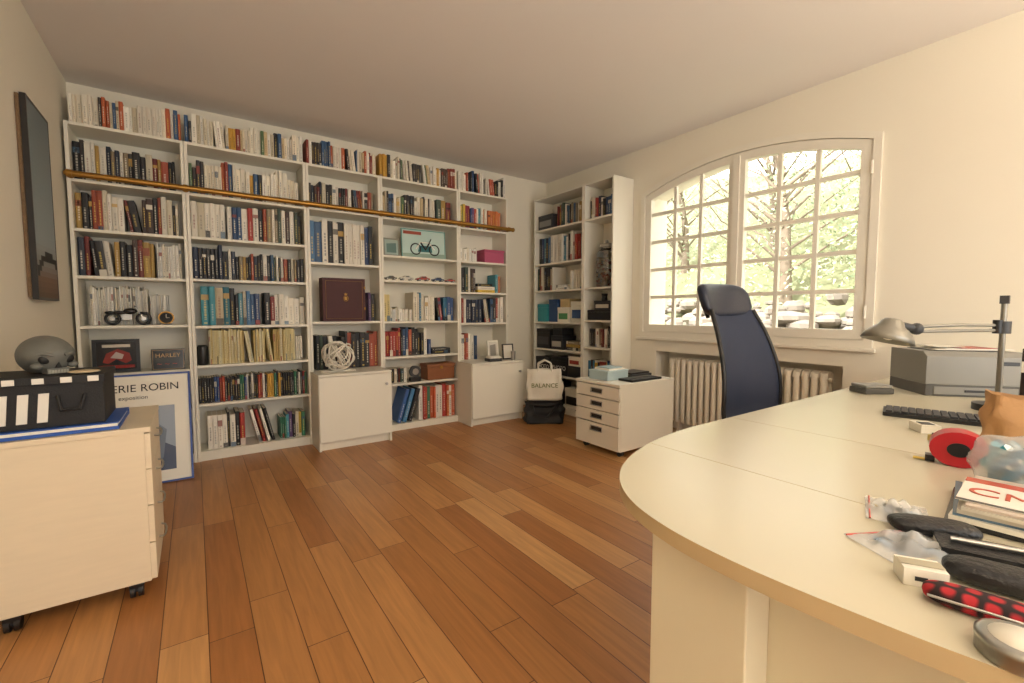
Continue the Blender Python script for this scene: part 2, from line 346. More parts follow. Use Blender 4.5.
books(2,[(TOP,-.02,1.03,'novel',top),(1.95,0,1,'dark',nv),(1.51,0,.98,'darkblue',dict(hr=(.29,.36),tr=(.03,.06),y0=.02,d=.22)),(1.02,.86,1,'color',bg),(.61,.05,1,'dark',dict(hr=(.28,.33),tr=(.02,.045),y0=.04,d=.2))])
books(3,[(TOP,-.02,1.03,'novel',top),(1.945,0,.75,'novel',nv),(1.945,.75,1,'dark',dict(hr=(.22,.26),tr=(.04,.06))),
   (1.015,0,.1,'yellow',bg),(1.015,.4,1,'color',bg),(1.015,.1,.4,'white',dict(hr=(.1,.14),flatp=1,maxh=.16)),(.69,0,.6,'bwr',dict(hr=(.22,.26),tr=(.02,.035))),(.69,.62,1,'color',dict(hr=(.14,.2),flatp=.5,maxh=.2)),
   (.44,.0,.32,'dark',dict(hr=(.12,.2),flatp=1,maxh=.13)),(.06,.46,1,'flag',dict(hr=(.29,.33),tr=(.02,.04),y0=.03,d=.22))],
   lambda m,w:[book(m,.13+.055*k,.061,.035,.32,.22,.03,C(c),lean=.3) for k,c in enumerate(['#345e9c','#4f86b0','#1c1c20'])])
books(4,[(TOP,-.02,1.03,'bwr',top),(1.94,0,1,'color',nv),(1.61,.0,.42,'white',dict(hr=(.1,.16),flatp=1,maxh=.2)),(1.30,0,.4,'dark',bg),(1.30,.42,1,'color',dict(hr=(.12,.2),flatp=.8,maxh=.22)),(.99,0,1,'darkblue',bg),
   (.61,0,.4,'bwr',dict(hr=(.24,.3),tr=(.02,.04)))])
XA=3.222
UA=[.07,.41,.69,.99,1.34,1.64,2.02]; UB=[.07,.41,.75,1.02,1.345,2.02]
R90=-math.pi/2
bookcase((XA,4.13,0),R90,.80,UA,2.37,depth=.275); bookcase((XA,3.328,0),R90,.398,UB,2.37,depth=.275)
m=M()
for z,a,b,pal,kw in [(2.021,.34,.78,'dark',nv),(1.641,.03,.6,'darkblue',dict(hr=(.26,.3),tr=(.03,.05),y0=.03,d=.2)),(1.641,.6,.77,'darkblue',bg),(1.341,.03,.3,'dark',bg),(1.341,.32,.76,'white',dict(flatp=1,maxh=.2)),(.691,.5,.77,'dark',dict(flatp=1,maxh=.2)),(.071,.03,.4,'dark',bg)]:
    row(m,a,b,z,pal,**kw)
m.build('books',(XA,4.13,0),R90)
m=M()
for z,a,b,pal,kw in [(2.021,.03,.37,'darkblue',dict(hr=(.18,.22),tr=(.02,.04))),(.751,.03,.37,'dark',dict(hr=(.18,.22),tr=(.015,.03))),(.411,.03,.37,'color',nv)]:
    row(m,a,b,z,pal,**kw)
m.build('books',(XA,3.328,0),R90)
# brass ladder rail
o=M(); o.cyl((XS[0]+.015,YS-.035,1.965),(XS[5]+.04,YS-.035,1.965),.019,m=m_brass,seg=14)
for x in (XS[0]+.02,XS[1],XS[2],XS[3],XS[4],XS[5]-.01):
    o.cyl((x,YS-.035,1.965),(x,YS-.003,1.965),.009,m=m_brass); o.cyl((x,YS-.006,1.965),(x,YS-.0025,1.965),.024,m=m_brass)
    o.cyl((x-.012,YS-.035,1.965),(x+.012,YS-.035,1.965),.023,m=m_brass)
for x in (XS[0]+.015,XS[5]+.04): o.ball((x,YS-.035,1.965),.023,m_brass)
o.build('ladder_rail')
def cupboard(x0,x1):
    o=M(); yf,yb=3.68,YS-.004; t=.018; h=.61
    o.box((x0,yf+.02,0),(x0+t,yb,h-t),m_white); o.box((x1-t,yf+.02,0),(x1,yb,h-t),m_white)
    o.box((x0,yf,h-t),(x1,yb,h),m_white); o.box((x0+t,yf+.05,0),(x1-t,yf+.065,.07),m_white); o.box((x0+t,yf+.02,.07),(x1-t,yb,.088),m_white); o.box((x0+t,yb-.01,.07),(x1-t,yb,h-t),m_white)
    o.box((x0+.003,yf,.075),(x1-.003,yf+.018,h-t-.003),m_white)
    o.cyl((x1-.05,yf,.5),(x1-.05,yf-.02,.5),.008,.012,m=m_chrome)
    return o.build('cupboard',bevel=.002)
cupboard(.765,1.35); cupboard(2.135,2.74)
# ---------------------------------------------------------------- birch drawer cabinet (left)
o=M(); x0,x1,y0,y1=-.62,-.17,2.15,2.63; z0,z1=.075,.67
o.box((x0,y0,z0),(x1,y0+.018,z1-.02),m_birch); o.box((x0,y1-.018,z0),(x1,y1,z1-.02),m_birch); o.box((x0,y0+.018,z0),(x0+.015,y1-.018,z1-.02),m_birch)
o.box((x0,y0+.018,z0),(x1,y1-.018,z0+.018),m_birch); o.box((x0,y0-.004,z1-.02),(x1+.02,y1+.004,z1),m_birch)
zs=[.08,.225,.37,.51,.648]
for a,b in zip(zs,zs[1:]):
    o.box((x1-.0,y0+.003,a),(x1+.018,y1-.003,b-.004),m_birch)
    zc=(a+b)/2+.02; ya,yb=(y0+y1)/2-.07,(y0+y1)/2+.07
    o.tube([(x1+.018,ya,zc),(x1+.032,ya+.005,zc-.003),(x1+.037,ya+.03,zc-.006),(x1+.038,(ya+yb)/2,zc-.008),(x1+.037,yb-.03,zc-.006),(x1+.032,yb-.005,zc-.003),(x1+.018,yb,zc)],.004,m_chrome)
for x in (x0+.07,x1-.05):
    for y in (y0+.06,y1-.06):
        o.cyl((x,y,.075),(x,y,.045),.009,m=m_chrome)
        o.cyl((x-.02,y,.027),(x-.005,y,.027),.026,m=m_black); o.cyl((x+.005,y,.027),(x+.02,y,.027),.026,m=m_black); o.cyl((x-.02,y,.027),(x+.02,y,.027),.01,m=m_dgrey)
        o.box((x-.022,y-.02,.035),(x+.022,y+.02,.056),m_black)
o.build('drawer_cabinet',bevel=.002)
o=M(); x0,x1,y0,y1=2.56,3.2,2.23,2.69; z0,z1=.05,.56
o.box((x0,y0,z0),(x1,y0+.018,z1-.02),m_white); o.box((x0,y1-.018,z0),(x1,y1,z1-.02),m_white); o.box((x1-.015,y0+.018,z0),(x1,y1-.018,z1-.02),m_white)
o.box((x0,y0+.018,z0),(x1-.015,y1-.018,z0+.018),m_white); o.box((x0-.018,y0-.003,z1-.02),(x1,y1+.003,z1),m_white)
m_gv=mat('shadow_gap','#2a2826',.7)
for a,b in ((.055,.235),(.24,.335),(.34,.435),(.44,.536)):
    o.box((x0-.018,y0+.004,a),(x0,y1-.004,b-.003),m_white)
    zc=b-.045; yc=(y0+y1)/2
    o.box((x0-.0195,yc-.055,zc-.016),(x0-.0175,yc+.055,zc+.014),m_gv)
    o.tube([(x0-.02,yc-.06,zc+.016),(x0-.024,yc-.06,zc-.018),(x0-.024,yc+.06,zc-.018),(x0-.02,yc+.06,zc+.016)],.0035,m_chrome,closed=True)
for x in (x0+.06,x1-.06):
    for y in (y0+.05,y1-.05):
        o.cyl((x-.018,y,.022),(x-.004,y,.022),.022,m=m_dgrey); o.cyl((x+.004,y,.022),(x+.018,y,.022),.022,m=m_dgrey); o.cyl((x-.018,y,.022),(x+.018,y,.022),.008,m=m_dgrey); o.cyl((x,y,.03),(x,y,.052),.008,m=m_chrome)
o.build('drawer_cabinet',bevel=.002)
# ---------------------------------------------------------------- desk
m_desk=mat('desk_laminate','#cfc8b0',.26,var=.02,vscale=4,bump=.02,bscale=300)
m_edge=mat('desk_edge','#bfa982',.4,var=.05,vscale=12)
m_dleg=mat('desk_panel','#d8d0b6',.5,var=.02,vscale=4)
out=[(1.30,.835),(1.2,.828),(1.077,.808),(.98,.782),(.88,.742),(.80,.695),(.73,.63),(.68,.55),(.652,.46),(.642,.37),(.643,.28),(.652,.19),(.665,.1),(.69,-.02),(.71,-.14)]
def spl(P,n=4):
    r=[]
    for i in range(len(P)-1):
        p0=P[max(i-1,0)];p1=P[i];p2=P[i+1];p3=P[min(i+2,len(P)-1)]
        for k in range(n):
            t=k/n; r.append(tuple(.5*((2*p1[j])+(-p0[j]+p2[j])*t+(2*p0[j]-5*p1[j]+4*p2[j]-p3[j])*t*t+(-p0[j]+3*p1[j]-3*p2[j]+p3[j])*t**3) for j in range(len(p1))))
    r.append(tuple(P[-1])); return r
sp=spl(out); DT=.73; DB=.702
o=M()
s1=1.042; cap=[p for p in sp if p[0]<s1-.002]
def yat(x):
    for a,b in zip(sp,sp[1:]):
        if min(a[0],b[0])<=x<=max(a[0],b[0]) and a[1]>.6: return a[1]+(b[1]-a[1])*(x-a[0])/(b[0]-a[0]+1e-9)
    return .835
o.prism([(s1-.001,yat(s1))]+cap+[(s1-.001,-.14)],2,DB,DT,m_desk,side=m_edge)
mid=[p for p in sp if p[0]>s1+.003 and p[1]>.5]
o.prism([(1.53,.835)]+mid+[(s1+.001,yat(s1)),(s1+.001,-.14),(1.53,-.14)],2,DB,DT,m_desk,side=m_edge)
o.prism([(3.42,.835),(1.532,.835),(1.532,-.14),(3.42,-.14)],2,DB,DT,m_desk,side=m_edge)
o.box((.69,.34,0),(.765,.52,DB),m_dleg); o.box((.765,-.1,.0),(.785,.52,DB),m_dleg)
o.box((1.48,-.1,.06),(1.58,.6,.1),m_dleg); o.box((1.5,.1,.1),(1.56,.5,DB),m_dleg); o.box((1.48,-.1,0),(1.58,.6,.06),m_dgrey)
o.box((2.95,-.1,.0),(3.4,.75,DB),m_dleg)
o.box((.785,.1,.35),(2.95,.118,DB),m_dleg)
o.cyl((.7655,.262,.12),(.757,.262,.12),.008,m=m_dgrey)
o.build('desk',bevel=.003)
# ---------------------------------------------------------------- office chair
m_mesh=mat('chair_mesh','#2a344c',.5,bump=.5,bscale=400,var=.1,vscale=30)
m_leat=mat('chair_leather','#2a3040',.3,bump=.15,bscale=120,var=.08,vscale=10)
def chair(loc,ang):
    e=bpy.data.objects.new('office_chair',None); COL.objects.link(e)
    o=M()
    for k in range(5):
        a=2*math.pi*k/5+.3; c,s=math.cos(a),math.sin(a)
        o.tube([(0,0,.115),(.12*c,.12*s,.11),(.3*c,.3*s,.075)],[.028,.022,.014],m_dgrey)
        o.cyl((.3*c,.3*s,.075),(.3*c,.3*s,.05),.008,m=m_dgrey)
        for q in (-.022,.008): o.cyl((.3*c-s*q,.3*s+c*q,.028),(.3*c-s*(q+.014),.3*s+c*(q+.014),.028),.028,m=m_black)
        o.cyl((.3*c+s*.02,.3*s-c*.02,.028),(.3*c-s*.02,.3*s+c*.02,.028),.009,m=m_dgrey)
    o.cyl((0,0,.1),(0,0,.25),.03,m=m_black); o.cyl((0,0,.25),(0,0,.42),.018,m=m_chrome)
    o.box((-.13,-.1,.4),(.13,.1,.445),m_black)
    o.build('base',parent=e,bevel=.004)
    o=M()
    def seat(u,v,top=True):
        x=-.24+.5*u; y=(v-.5)*.5; r=1-abs(2*v-1)**4*.06
        edge=max(abs(2*u-1)**6,abs(2*v-1)**6)
        z=.52-.03*edge-.03*max(0,u-.75)/.25*.6 if top else .455+.02*edge
        return (x*r if u>.5 else x,y*(1-.12*abs(2*u-1)**5),z)
    o.grid(lambda u,v:seat(u,v),16,12,m_leat); o.grid(lambda u,v:seat(1-u,v,False),16,12,m_leat)
    for (f,n) in (((lambda t:(t,0)),16),((lambda t:(1,t)),12),((lambda t:(1-t,1)),16),((lambda t:(0,1-t)),12)):
        vs=[]
        for i in range(n+1):
            u,v=f(i/n); vs+= [seat(u,v),(seat(u,v)[0],seat(u,v)[1],.475)]
        o.add(vs,[(2*i,2*i+1,2*i+3,2*i+2) for i in range(n)],m_leat,smooth=True)
    o.build('seat',parent=e)
    prof=[(-.20,.50,.22),(-.225,.60,.225),(-.225,.70,.225),(-.235,.80,.218),(-.262,.90,.205),(-.30,1.0,.19),(-.335,1.07,.176),(-.355,1.11,.168)]
    pr=spl(prof,4)
    o=M()
    def back(u,v):
        k=v*(len(pr)-1); i=min(int(k),len(pr)-2); f=k-i
        x,z,w=[pr[i][j]*(1-f)+pr[i+1][j]*f for j in range(3)]
        y=(2*u-1)*w; return (x+.055*(2*u-1)**2-.0,y,z)
    o.grid(back,14,30,m_mesh)
    o.build('backrest',parent=e,solid=.008)
    o=M()
    for sgn in (0,1):
        o.tube([back(sgn,i/24) for i in range(25)],.011,m_black,8)
    o.tube([back(i/12,0) for i in range(13)],.012,m_black)
    o.tube([(-.02,.0,.43),(-.16,.0,.43),(-.24,0,.47),(-.25,0,.58)],[.03,.03,.025,.02],m_black)
    o.build('back_frame',parent=e)
    o=M()
    def sup(a,e_): return math.copysign(abs(a)**e_,a)
    vs=[];seg=24;rings=14
    for j in range(rings+1):
        ph=math.pi*j/rings-math.pi/2
        for i in range(seg):
            t=2*math.pi*i/seg
            cx=sup(math.cos(ph),.5); 
            x=cx*sup(math.cos(t),.6)*.038; y=cx*sup(math.sin(t),.5)*.185; z=sup(math.sin(ph),.6)*.088
            x+=1.3*y*y
            vs.append((-.385+x-.35*z,y,1.165+z))
    o.add(vs,[(j*seg+i,j*seg+(i+1)%seg,(j+1)*seg+(i+1)%seg,(j+1)*seg+i) for j in range(rings) for i in range(seg)],m_leat,smooth=True)
    for sgn in (-1,1): o.tube([(-.355,sgn*.12,1.07),(-.38,sgn*.12,1.12)],.01,m_black)
    o.build('headrest',parent=e)
    e.location=loc; e.rotation_euler=(0,0,ang)
    return e
chair((2.27,.965,0),math.atan2(-1,-.12))
# ---------------------------------------------------------------- wall picture
o=M(); y0,y1,z0,z1=3.08,3.48,1.16,2.12; xw=XL+.002
m_frame=mat('frame_dark','#23201e',.4,var=.1,vscale=20)
m_raf=mat('frame_backing','#7a6248',.9,bump=.8,bscale=90,var=.3,vscale=30)
o.box((xw,y0-.015,z0+.01),(xw+.012,y1-.02,z1-.01),m_raf)
def fr(o,y0,y1,z0,z1,xa,xb,w,m):
    o.box((xa,y0,z0),(xb,y0+w,z1),m);o.box((xa,y1-w,z0),(xb,y1,z1),m);o.box((xa,y0+w,z0),(xb,y1-w,z0+w),m);o.box((xa,y0+w,z1-w),(xb,y1-w,z1),m)
fr(o,y0,y1,z0,z1,xw+.012,xw+.034,.010,m_frame)
o.box((xw+.012,y0+.010,z0+.010),(xw+.032,y1-.010,z1-.010),m_frame)
m_canvas=mat('misty_print',rough=.55,attr=True)
px=xw+.0335; ya,yb,za,zb=y0+.012,y1-.012,z0+.012,z1-.012
def ramp(t,st):
    for (a,ca),(b_,cb_) in zip(st,st[1:]):
        if a<=t<=b_: return mixc(C(ca),C(cb_),(t-a)/(b_-a))
    return C(st[-1][1])
st=[(0,'#5c4638'),(.10,'#7a5e4c'),(.17,'#8c8a84'),(.3,'#9aa6aa'),(.6,'#87959a'),(1,'#6a777c')]
NU,NV=10,36
for j in range(NV):
    for i in range(NU):
        u=(i+.5)/NU; v=(j+.5)/NV; c=ramp(v,st)
        if abs(v-(.13+.10*math.sin(u*2.6)))<.022: c=C('#1c1c1e')
        a0,a1=ya+(yb-ya)*i/NU,ya+(yb-ya)*(i+1)/NU; b0,b1=za+(zb-za)*j/NV,za+(zb-za)*(j+1)/NV
        o.add([(px,a0,b0),(px,a1,b0),(px,a1,b1),(px,a0,b1)],[(0,1,2,3)],m_canvas,c)
o.build('framed_picture')
# ================================================================ things on the birch cabinet
m_blue=mat('blue_card','#2a56a8',.45,var=.05)
o=M(); o.box((-.615,2.165,.671),(-.24,2.48,.683),m_blue); o.box((-.612,2.168,.683),(-.245,2.47,.694),m_paper); o.box((-.615,2.165,.694),(-.24,2.48,.698),m_blue); o.box((-.615,2.477,.671),(-.24,2.482,.698),m_blue)
o.build('blue_folder',bevel=.001)
m_nylon=mat('black_nylon','#17171a',.6,bump=.2,bscale=250,var=.1)
m_stripe=mat('white_stripe','#e6e2d8',.6,var=.03)
o=M(); z0=.699
o.box((-.61,2.19,z0),(-.28,2.46,z0+.15),m_nylon)
for k in range(4):
    xx=-.605+.05*k
    o.prism([(xx,z0+.02),(xx+.026,z0+.02),(xx+.034,z0+.12),(xx+.008,z0+.12)],1,2.186,2.1899,m_stripe)
o.box((-.615,2.18,z0+.1505),(-.275,2.47,z0+.178),m_nylon)
for k in range(5):
    xx=-.6+.07*k; o.box((xx,2.177,z0+.154),(xx+.03,2.1799,z0+.174),m_stripe)
o.tube([(-.40,2.187,z0+.11),(-.39,2.165,z0+.06),(-.34,2.165,z0+.06),(-.33,2.187,z0+.11)],.006,m_nylon)
o.build('striped_sports_box',bevel=.008)
m_hat=mat('grey_shell','#6c6c66',.5,bump=.2,bscale=40,var=.22,vscale=14)
m_sock=mat('socket_black','#121212',.6)
o=M(); o.T=Matrix.Translation((-.455,2.35,.878))@Matrix.Rotation(.55,4,'Z')@Matrix.Scale(.95,4)
def skull(p):
    x,y,z=p
    if y<0: x*=1-.9*abs(min(0,z))/.09*.25
    k=1+.05*math.exp(-((z-.012)/.018)**2)*(1 if y<-.02 else .1)
    return Vector((x*k,y*k,max(z,-.065)))
o.ball((0,0,.066),.085,m_hat,36,24,sq=(.92,1.2,.9),fn=skull)
for s_ in (-1,1):
    o.ball((s_*.032,-.083,.055),.02,m_sock,16,10,sq=(1.05,.6,.85)); 
    o.tube([(s_*.058,-.06,.07),(s_*.04,-.098,.078),(s_*.015,-.104,.07)],.0065,m_hat,8)
    o.ball((s_*.052,-.068,.03),.018,m_hat,12,8,sq=(1,1.1,.7))
o.prism([(-.009,.022),(.009,.022),(0,.045)],1,-.099,-.09,m_sock)
o.box((-.032,-.092,.0),(.032,-.05,.02),m_hat)
for k in range(7): o.box((-.03+k*.0088,-.0945,.001),(-.0225+k*.0088,-.0915,.014),mat('bone','#9c9a8e',.5))
o.build('skull_helmet')
o=M(); o.ball((-.335,2.235,.884),.05,mat('beige_cloth','#cbb894',.8,bump=.3,bscale=30,var=.1),sq=(.9,.7,.12)); o.build('folded_cloth')
# ---- poster leaning on the bookcase
e=bpy.data.objects.new('framed_poster',None); COL.objects.link(e)
PT=Matrix.Translation((-.615,3.60,.004))@Matrix.Rotation(-.30,4,'X')
o=M(); W_,H_=.575,.72
m_bf=mat('blue_frame','#2e4f9a',.4,var=.05); m_art=mat('poster_art',rough=.3,attr=True)
o.box((0,0,0),(W_,.012,H_),m_paper)
for a,b in (((0,-.006,0),(.012,.0,H_)),((W_-.012,-.006,0),(W_,.0,H_)),((.012,-.006,0),(W_-.012,.0,.012)),((.012,-.006,H_-.012),(W_-.012,.0,H_))): o.box(a,b,m_bf)
o.box((.03,-.0012,.03),(W_-.03,-.0002,H_-.03),m_art,C('#ece6d8'))
o.box((.15,-.0022,.08),(W_-.09,-.0013,.50),m_art,C('#8f9cae'))
o.add([(.15,-.003,.08),(W_-.09,-.003,.08),(W_-.09,-.003,.22),(.36,-.003,.3),(.15,-.003,.18)],[(0,1,2,3,4)],m_art,C('#3d4a66'))
o.add([(.28,-.0034,.14),(.42,-.0034,.16),(.44,-.0034,.34),(.36,-.0034,.42),(.30,-.0034,.3)],[(0,1,2,3,4)],m_art,C('#6a7688'))
o.add([(.2,-.0034,.3),(.27,-.0034,.28),(.3,-.0034,.44),(.22,-.0034,.46)],[(0,1,2,3)],m_art,C('#d8cdb8'))
p_=o.build('poster_panel',parent=e)
e.matrix_world=PT
RX=Matrix.Rotation(math.radians(90),4,'X')
text('GALERIE ROBIN',.068,m_ink,'poster_title',PT@Matrix.Translation((.035,-.003,.605))@RX,e)
text('exposition',.035,m_ink,'poster_caption',PT@Matrix.Translation((.2,-.003,.555))@RX,e)
# ---- unit-1 shelf objects
def framed(name,x0,x1,z0,h,y,w,mf,fill,lean=.08,deco=None):
    o=M(); o.T=Matrix.Translation((x0,y,z0))@Matrix.Rotation(-lean,4,'X'); W=x1-x0
    o.box((w,.004,w),(W-w,.012,h-w),m_gloss,C(fill)); 
    o.box((0,0,0),(w,.014,h),mf);o.box((W-w,0,0),(W,.014,h),mf);o.box((w,0,0),(W-w,.014,w),mf);o.box((w,0,h-w),(W-w,.014,h),mf)
    if deco: deco(o,W,h)
    return o.build(name)
def dq(o,pts,c,y=.0035): o.add([(a,y,b) for a,b in pts],[tuple(range(len(pts)))],m_gloss,C(c))
framed('framed_print',-.56,-.315,.692,.225,4.0,.02,m_black,'#17151a',.08,lambda o,W,H:(dq(o,[(.03,.03),(W-.03,.03),(W-.03,.05),(.03,.05)],'#8a2a22'),dq(o,[(.05,.07),(.08,.06),(.12,.09),(.17,.06),(.2,.08),(.19,.13),(.13,.16),(.07,.13)],'#8a2c26'),dq(o,[(.05,.17),(W-.05,.17),(W-.05,.19),(.05,.19)],'#c8bfb0'),dq(o,[(.09,.10),(.15,.09),(.16,.12),(.12,.14)],'#b8a8a0',.003)))
e=bpy.data.objects.new('tin_sign',None); COL.objects.link(e); TS=Matrix.Translation((-.255,3.98,.692))@Matrix.Rotation(-.1,4,'X'); 
o=M(); o.box((0,.002,0),(.19,.006,.15),m_black); o.box((.006,.0012,.006),(.184,.002,.144),m_gloss,C('#8a6a44')); o.box((.01,.0006,.01),(.18,.0012,.14),m_gloss,C('#121214')); o.build('plate',parent=e); e.matrix_world=TS
text('HARLEY',.04,mat('tan_ink','#c8a070',.6),'sign_text',TS@Matrix.Translation((.022,-.001,.09))@RX,e,ext=.0003)
text('~ ~ ~',.05,mat('red_ink','#a03a30',.6),'sign_text_2',TS@Matrix.Translation((.03,-.001,.03))@RX,e,ext=.0003)
def car(name,x,y,z,L,col,rz=0):
    o=M(); o.T=Matrix.Translation((x,y,z))@Matrix.Rotation(rz,4,'Z'); s=L/.2; mt=mat('car_'+col.strip('#'),col,.25,coat=.5)
    prof=[(-.1,.018),(-.1,.035),(-.085,.042),(-.045,.045),(-.025,.066),(.035,.068),(.06,.046),(.095,.042),(.1,.03),(.1,.018)]
    o.prism([(a*s,b*s) for a,b in prof],1,-.038*s,.038*s,mt)
    for side in (-1,1):
        o.box((-.02*s,side*.0385*s-.0003,.047*s),(.032*s,side*.0385*s+.0003,.062*s),m_black)
        for wx in (-.06,.06): 
            o.cyl((wx*s,side*.03*s,.017*s),(wx*s,side*.042*s,.017*s),.017*s,m=m_black); o.cyl((wx*s,side*.042*s,.017*s),(wx*s,side*.0425*s,.017*s),.009*s,m=m_chrome)
    o.build(name,bevel=.003*s)
def moto(name,x,y,z,L,col):
    o=M(); o.T=Matrix.Translation((x,y,z)); s=L/.2; r=.03
    for wx in (-.065,.07):
        o.tube([((wx+math.cos(a)*r)*s,0,(r+.006+math.sin(a)*r)*s) for a in [k*math.pi/8 for k in range(16)]],.007*s,m_black,6,closed=True)
        o.cyl((wx*s,-.006*s,.036*s),(wx*s,.006*s,.036*s),.012*s,m=m_chrome)
    mt=mat('moto_'+col.strip('#'),col,.25)
    o.tube([(.07*s,0,.036*s),(.045*s,0,.085*s),(.035*s,0,.1*s)],.005*s,m_chrome)
    o.tube([(.035*s,-.03*s,.105*s),(.035*s,.03*s,.105*s)],.004*s,m_black)
    o.ball((.012*s,0,.078*s),.022*s,mt,sq=(1.4,.7,.8)); o.ball((-.035*s,0,.07*s),.02*s,m_black,sq=(1.7,.7,.5)); o.box((-.025*s,-.014*s,.03*s),(.02*s,.014*s,.06*s),m_chrome)
    o.tube([(-.065*s,0,.036*s),(0,0,.04*s),(.04*s,0,.08*s)],.005*s,m_black); o.tube([(.0,.016*s,.03*s),(-.06*s,.02*s,.025*s),(-.1*s,.02*s,.03*s)],.005*s,m_chrome)
    o.ball((-.075*s,0,.07*s),.018*s,mt,sq=(1.3,.5,.5)); o.ball((.07*s,0,.07*s),.014*s,mt,sq=(1.6,.5,.4))
    o.build(name)
moto('model_motorcycle',-.37,4.02,1.0115,.24,'#202022')
o=M(); o.cyl((-.16,3.99,1.06),(-.16,4.005,1.06),.045,m=m_brass,seg=24); o.cyl((-.16,3.988,1.06),(-.16,3.99,1.06),.038,m=m_ink,seg=24); o.box((-.19,3.985,1.011),(-.13,4.02,1.02),m_black); o.tube([(-.16,3.986,1.06),(-.16,3.986,1.085)],.0015,m_wink,5); o.tube([(-.16,3.986,1.06),(-.142,3.986,1.06)],.0015,m_wink,5); o.build('desk_clock')
o=M(); o.lathe([(0,0),(.03,0),(.034,.01),(.034,.13),(.028,.145),(.0,.145)],(.042,4.02,.711),m_black,20); o.build('black_canister')
# ---- leather case with crest
m_case=mat('maroon_leather','#45181a',.6,bump=.1,bscale=80,var=.15,vscale=10); m_gold=mat('gold_leaf','#a88040',.5,.6)
o=M(); o.box((.875,3.955,1.021),(1.225,4.08,1.385),m_case)
o.tube([(.9,3.9535,1.045),(1.2,3.9535,1.045),(1.2,3.9535,1.361),(.9,3.9535,1.361)],.0018,m_gold,6,closed=True)
o.tube([(1.06+.02*math.cos(t),3.9535,1.215+.024*math.sin(t)) for t in [2*math.pi*i/20 for i in range(20)]],.0025,m_gold,6,closed=True)
o.prism([(1.05,1.2),(1.07,1.2),(1.072,1.225),(1.06,1.232),(1.048,1.225)],1,3.952,3.9545,m_gold)
o.prism([(1.05,1.245),(1.07,1.245),(1.074,1.26),(1.065,1.252),(1.06,1.264),(1.055,1.252),(1.046,1.26)],1,3.952,3.9545,m_gold)
for zz in (1.12,1.3): o.box((1.215,3.952,zz),(1.2265,3.97,zz+.02),m_brass)
o.build('leather_case',bevel=.006)
# ---- white rope sculpture
o=M(); m_rope=mat('white_rope','#ece6d8',.7,bump=.3,bscale=200)
rnd=random.Random(3)
for k in range(13):
    ax=Vector((rnd.uniform(-1,1),rnd.uniform(-1,1),rnd.uniform(-1,1))).normalized(); a=ax.orthogonal().normalized(); b=ax.cross(a); r_=rnd.uniform(.075,.115); c=Vector((.95,3.81,.745))+ax*rnd.uniform(-.03,.03)
    o.tube([c+a*math.cos(t)*r_*(1+.12*math.sin(3*t+k))+b*math.sin(t)*r_*1.15 for t in [2*math.pi*i/28 for i in range(28)]],.006,m_rope,7,closed=True)
o.tube([(.82+.02*i,3.80+.02*math.sin(i*1.3),.6185) for i in range(14)],.0075,m_rope,7)
zmin=min(v[2] for v in o.v); o.v=[(x,y,z+max(0,.6115-zmin)) for x,y,z in o.v]
o.build('rope_sculpture')
# ---- unit 4 pictures and bits
framed('photo_frame',1.42,1.57,1.612,.16,4.02,.012,mat('pewter','#7a7a70',.4,.5),'#9fb4ac',.08,lambda o,W,H:dq(o,[(.03,.03),(W-.03,.03),(W-.03,H-.04),(.03,H-.05)],'#5c7c78'))
def bike(o,W,H):
    for cx in (.14,.33):
        o.tube([(cx+.05*math.cos(t),.001,.085+.05*math.sin(t)) for t in [2*math.pi*i/20 for i in range(20)]],.006,m_ink,5,closed=True)
    o.tube([(.14,.001,.085),(.19,.001,.15),(.28,.001,.15),(.33,.001,.085)],.006,m_wink,5); o.tube([(.19,.001,.15),(.24,.001,.085),(.28,.001,.15)],.009,m_ink,5); o.tube([(.28,.001,.15),(.30,.001,.19)],.005,m_ink,5)
    dq(o,[(.16,.06),(.31,.06),(.3,.12),(.18,.12)],'#2f6a70')
    dq(o,[(.01,.01),(W-.01,.01),(W-.01,.05),(.01,.04)],'#8fa89a')
    dq(o,[(.02,.22),(.2,.22),(.2,.25),(.02,.25)],'#a04a3a')
framed('bicycle_picture',1.6,2.05,1.612,.27,4.04,.008,mat('turquoise_edge','#5f9a94',.4),'#b8d2cc',.06,bike)
car('model_car',1.62,4.0,1.391,.13,'#c8c4b8'); car('model_car',1.78,3.99,1.391,.13,'#a03028'); car('model_car',1.94,4.0,1.391,.12,'#2b3f66'); car('model_car',1.47,4.0,1.391,.11,'#2a2a2a'); car('model_car',2.07,4.0,1.391,.10,'#a03028')
o=M(); mb=mat('tan_leather','#8a5430',.5,var=.15,vscale=15); o.box((1.82,3.99,.4405),(2.11,4.16,.56),mb); o.box((1.815,3.985,.5605),(2.115,4.165,.595),mb); o.box((1.95,3.98,.545),(1.98,3.99,.575),m_brass); o.build('brown_box',bevel=.006)
o=M(); o.cyl((1.70,4.0,.535),(1.70,4.03,.535),.055,m=m_dgrey,seg=24); o.cyl((1.70,3.995,.535),(1.70,4.0,.535),.03,m=m_chrome,seg=24); o.box((1.65,3.99,.4405),(1.75,4.05,.482),m_black); o.build('film_spool')
